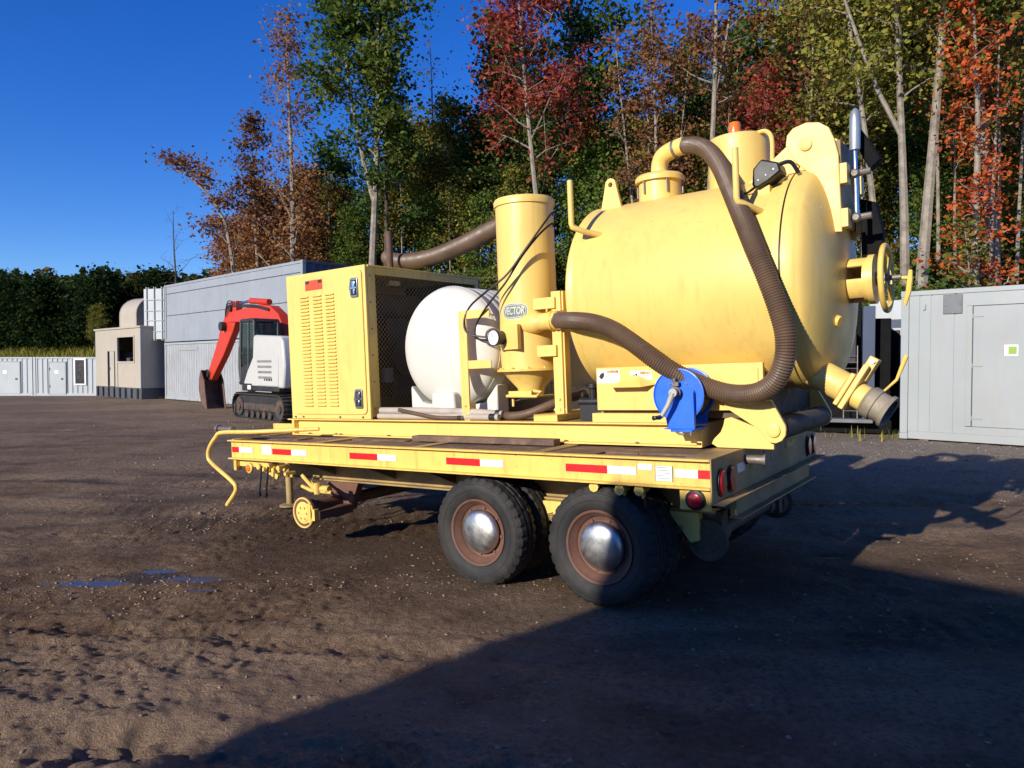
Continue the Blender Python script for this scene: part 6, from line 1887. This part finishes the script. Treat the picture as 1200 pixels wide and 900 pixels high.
def filler(px, d, topy, colr, bark=None):
    k = rf.randrange(len(PROTO))
    lm = LEAF['deep' if px < 200 and colr == 'dark' else colr]
    tm, cm, H = PROTO[k]
    x = px2x(px, d)
    z = tz(x, d)
    want = 1.6 + (426 - topy) / 875.0 * d - z
    lab = ('tall ' if topy < 60 else 'middling ' if topy < 160 else 'low ') + TONE[colr] + ' tree ' + place(px)
    tree_obj('forest_tree', lab, 'tree', x, d, tm, cm, lm, bark or (BARK if rf.random() < 0.6 else BARKD), rf.uniform(0, 6.28), max(0.35, want / H), group=lab.replace(' tree ', ' trees '))
# low tangle left of the cyclone
for px, d, ty, c in ((318, 43, 215, 'orange'), (360, 42, 205, 'orange'), (335, 45, 240, 'russet'), (385, 44, 175, 'dark'), (400, 46, 200, 'mixed'), (470, 43, 160, 'dark'), (410, 41, 225, 'orange'), (372, 40, 262, 'orange'),
                     (300, 44, 262, 'orange'), (490, 44, 150, 'olive'), (530, 42, 130, 'olive'), (555, 44, 150, 'olive'), (515, 40, 190, 'mixed'), (545, 39, 210, 'olive'), (575, 41, 170, 'dark'), (460, 40, 215, 'mixed'), (440, 42, 205, 'dark'),
                     (500, 38, 240, 'green'), (560, 38, 235, 'green'), (280, 46, 262, 'orange'), (420, 39, 250, 'green'), (605, 36, 205, 'olive')):
    filler(px, d, ty, c)
for px, d, ty, c in ((620, 42, 120, 'dark'), (650, 40, 150, 'dark'), (700, 41, 90, 'dark'), (690, 37, 160, 'green'), (715, 36, 150, 'green'), (735, 42, 130, 'dark'), (790, 41, 70, 'dark'), (810, 38, 110, 'dark'), (745, 38, 165, 'mixed'),
                     (780, 36, 150, 'olive'), (850, 40, 60, 'dark'), (868, 42, 40, 'green'), (880, 38, 110, 'red'), (840, 36, 130, 'dark'), (820, 34, 160, 'mixed'), (910, 36, 100, 'mixed'), (940, 40, -20, 'olive'), (905, 44, 70, 'olive'),
                     (960, 36, 20, 'olive'), (985, 38, -60, 'green'), (930, 33, 120, 'olive'), (970, 32, 110, 'mixed'), (1010, 36, -60, 'olive'), (1040, 40, -80, 'dark'), (1090, 38, -100, 'green'), (1130, 36, -100, 'dark'), (1180, 37, -100, 'dark'),
                     (1230, 35, -100, 'green'), (1110, 33, 60, 'olive'), (1000, 31, 120, 'olive'), (1020, 30, 170, 'mixed'), (1095, 30, 120, 'green'), (1050, 31, 130, 'green'), (1160, 31, 90, 'olive'), (1200, 30, 60, 'green'), (1250, 29, 40, 'green'),
                     (1120, 28, 200, 'green'), (1085, 27, 210, 'green'), (1185, 27, 190, 'olive'), (1220, 26, 160, 'green'), (1150, 30, -60, 'olive'), (1030, 44, -60, 'dark'), (960, 45, -30, 'dark'), (1210, 42, -100, 'dark'), (1280, 33, -50, 'olive'), (890, 33, 165, 'olive'), (860, 32, 175, 'mixed')):
    filler(px, d, ty, c)

mb, cen, tint = gen_tree(950, H=13, r0=0.085, cb=0.55, spread=1.2, nl=10, ncl=7, cr=0.4, leaf=0.14, sub=3, up=0.9)
POLE = (mb.mesh('trunk', BARK, 50), leaf_mesh('crown', cen, 0.14, 951, LEAF['olive'], tint))
for px, d in ((385, 40), (470, 39), (528, 38), (612, 40), (755, 36), (850, 33), (945, 30), (968, 28), (1008, 27), (1098, 26), (1118, 25), (1160, 23.5), (1166, 24.5), (1190, 25)):
    c = rf.choice(['olive', 'mixed', 'russet'])
    lab = 'slender tree with ' + TONE[c] + ' top ' + place(px)
    tree_obj('slender_tree', lab, 'tree', px2x(px, d), d, POLE[0], POLE[1], LEAF[c], BARK, rf.uniform(0, 6.28), rf.uniform(0.7, 1.25), group=lab.replace(' tree ', ' trees '))

# bushes and saplings along the forest edge
BUSH = []
for i in range(3):
    mb, cen, tint = gen_tree(800 + i, H=2.6, r0=0.045, cb=0.08, spread=1.3, nl=14, ncl=36, cr=0.26, leaf=0.11, sub=3, up=0.5)
    BUSH.append((mb.mesh('stem', BARKD, 50), leaf_mesh('foliage', cen, 0.11, 820 + i, LEAF['green'], tint)))
def bush(x, y, sc, colr):
    tm, cm = BUSH[rf.randrange(3)]
    lab = ('large ' if sc > 1.2 else 'small ') + TONE[colr] + ' bush ' + place(600 + 875.0 * x / y)
    tree_obj('bush', lab, 'bush', x, y, tm, cm, LEAF['deep' if y > 50 else colr], BARKD, rf.uniform(0, 6.28), sc, group=lab.replace(' bush ', ' bushes '))
for i in range(62):
    px = 940 + 330 * rf.random()
    d = 20.5 + 11 * rf.random() ** 1.2
    bush(px2x(px, d), d, rf.uniform(0.7, 1.45), rf.choice(['green', 'olive', 'mixed', 'dark', 'green', 'olive']))
for i in range(40):
    px = 300 + 640 * rf.random()
    d = 37 + 7 * rf.random() - max(0, (px - 600) / 340 * 8)
    bush(px2x(px, d), d, rf.uniform(0.9, 1.7), rf.choice(['green', 'orange', 'mixed', 'dark', 'olive', 'dark']))

# trees on the bank at the left and the far wood
for px, d, ty, c in ((-25, 60, 335, 'dark'), (14, 59, 336, 'dark'), (48, 60, 352, 'dark'), (78, 59, 360, 'dark'), (96, 61, 352, 'dark'), (122, 57, 360, 'olive'), (148, 62, 358, 'dark'), (30, 63, 342, 'dark'), (160, 64, 352, 'mixed'), (65, 64, 350, 'dark'), (112, 56, 366, 'olive'), (-60, 62, 320, 'dark')):
    filler(px, d, ty, c, BARKD)
for i in range(14):
    d = rf.uniform(58.5, 62)
    bush(px2x(rf.uniform(-40, 190), d), d, rf.uniform(1.2, 2.2), 'dark')
r = np.random.default_rng(55)
allc, allt = [], []
trk = MB()
for i in range(330):
    d = r.uniform(68, 120)
    px = r.uniform(-120, 360)
    x = px2x(px, d)
    zb = tz(x, d) * 0.0
    top = 1.6 + (426 - (314 + r.uniform(-4, 22) + (120 - d) * 0.42)) / 875 * d
    h = r.uniform(6, 9)
    n = 330
    con = r.random() < 0.35
    u = r.random(n)
    rad = (1 - u) * 1.6 + 0.1 if con else 2.3 * np.sqrt(np.clip(1 - (2 * u - 1) ** 2, 0, 1))
    a = r.uniform(0, 2 * np.pi, n)
    rr = rad * np.sqrt(r.random(n)) ** 0.6
    lob = 1 + 0.35 * np.sin(a * 3 + i) * np.sin(u * 9 + i)
    c = np.stack([x + rr * lob * np.cos(a), d + rr * lob * np.sin(a), top - h + h * u], 1)
    allc.append(c); allt.append(np.full(n, r.random() ** 1.6))
    trk.tube([(x, d, tz(x, d) - 0.3), (x, d, top - h * 0.3)], [0.16, 0.05], 4, cap=False)
# the far hillside under the wood carries the trees: crowns stand on a rising slope
me = leaf_mesh('far_wood', np.concatenate(allc), 0.62, 77, LEAF['far'], np.concatenate(allt))
solo('far_wood', me, None, kind='stuff', label='distant mixed wood along the ridge behind the site containers', cat='wood')
solo('far_wood_trunks', trk, BARKD, kind='stuff', label='dim trunks of the distant wood along the ridge', cat='wood')

# rough grass on the bank and weeds at container feet
def grass(name, count, xr, yr, h0, h1, seed, label, fn=None):
    q = np.random.default_rng(seed)
    x = q.uniform(*xr, count); y = q.uniform(*yr, count)
    if fn is not None:
        k = fn(x, y); x = x[k]; y = y[k]
    n = len(x)
    z = terrain(x, y)
    h = q.uniform(h0, h1, n); a = q.uniform(0, 6.28, n); w = h * 0.07 + 0.004
    lx = q.normal(size=n) * h * 0.3; ly = q.normal(size=n) * h * 0.3
    V = np.stack([np.stack([x - w * np.cos(a), y - w * np.sin(a), z - 0.01], 1), np.stack([x + w * np.cos(a), y + w * np.sin(a), z - 0.01], 1), np.stack([x + lx, y + ly, z + h], 1)], 1).reshape(-1, 3)
    me = np_mesh(name, V, np.arange(n * 3).reshape(-1, 3), LEAF['olive'])
    at = me.attributes.new('tint', 'FLOAT', 'FACE')
    at.data.foreach_set('value', q.random(n).astype(np.float32))
    solo(name, me, None, kind='stuff', label=label, cat='grass')
grass('bank_grass', 30000, (-46, -16), (47.5, 62), 0.2, 0.75, 91, 'rough grass on the bank behind the white site containers')
grass('yard_weeds', 2600, (-18, -6), (24, 40), 0.06, 0.22, 92, 'weeds along the foot of the container stack', lambda x, y: np.abs((x + 15.95) * 0.70 + (y - 34.3) * 0.715 + 0.18) < 0.14)
grass('gravel_weeds', 160, (5.6, 8.2), (14.2, 16.6), 0.05, 0.28, 93, 'weeds by the corner of the pale grey container', lambda x, y: np.hypot(x - 7.0, y - 14.9) < 0.7)
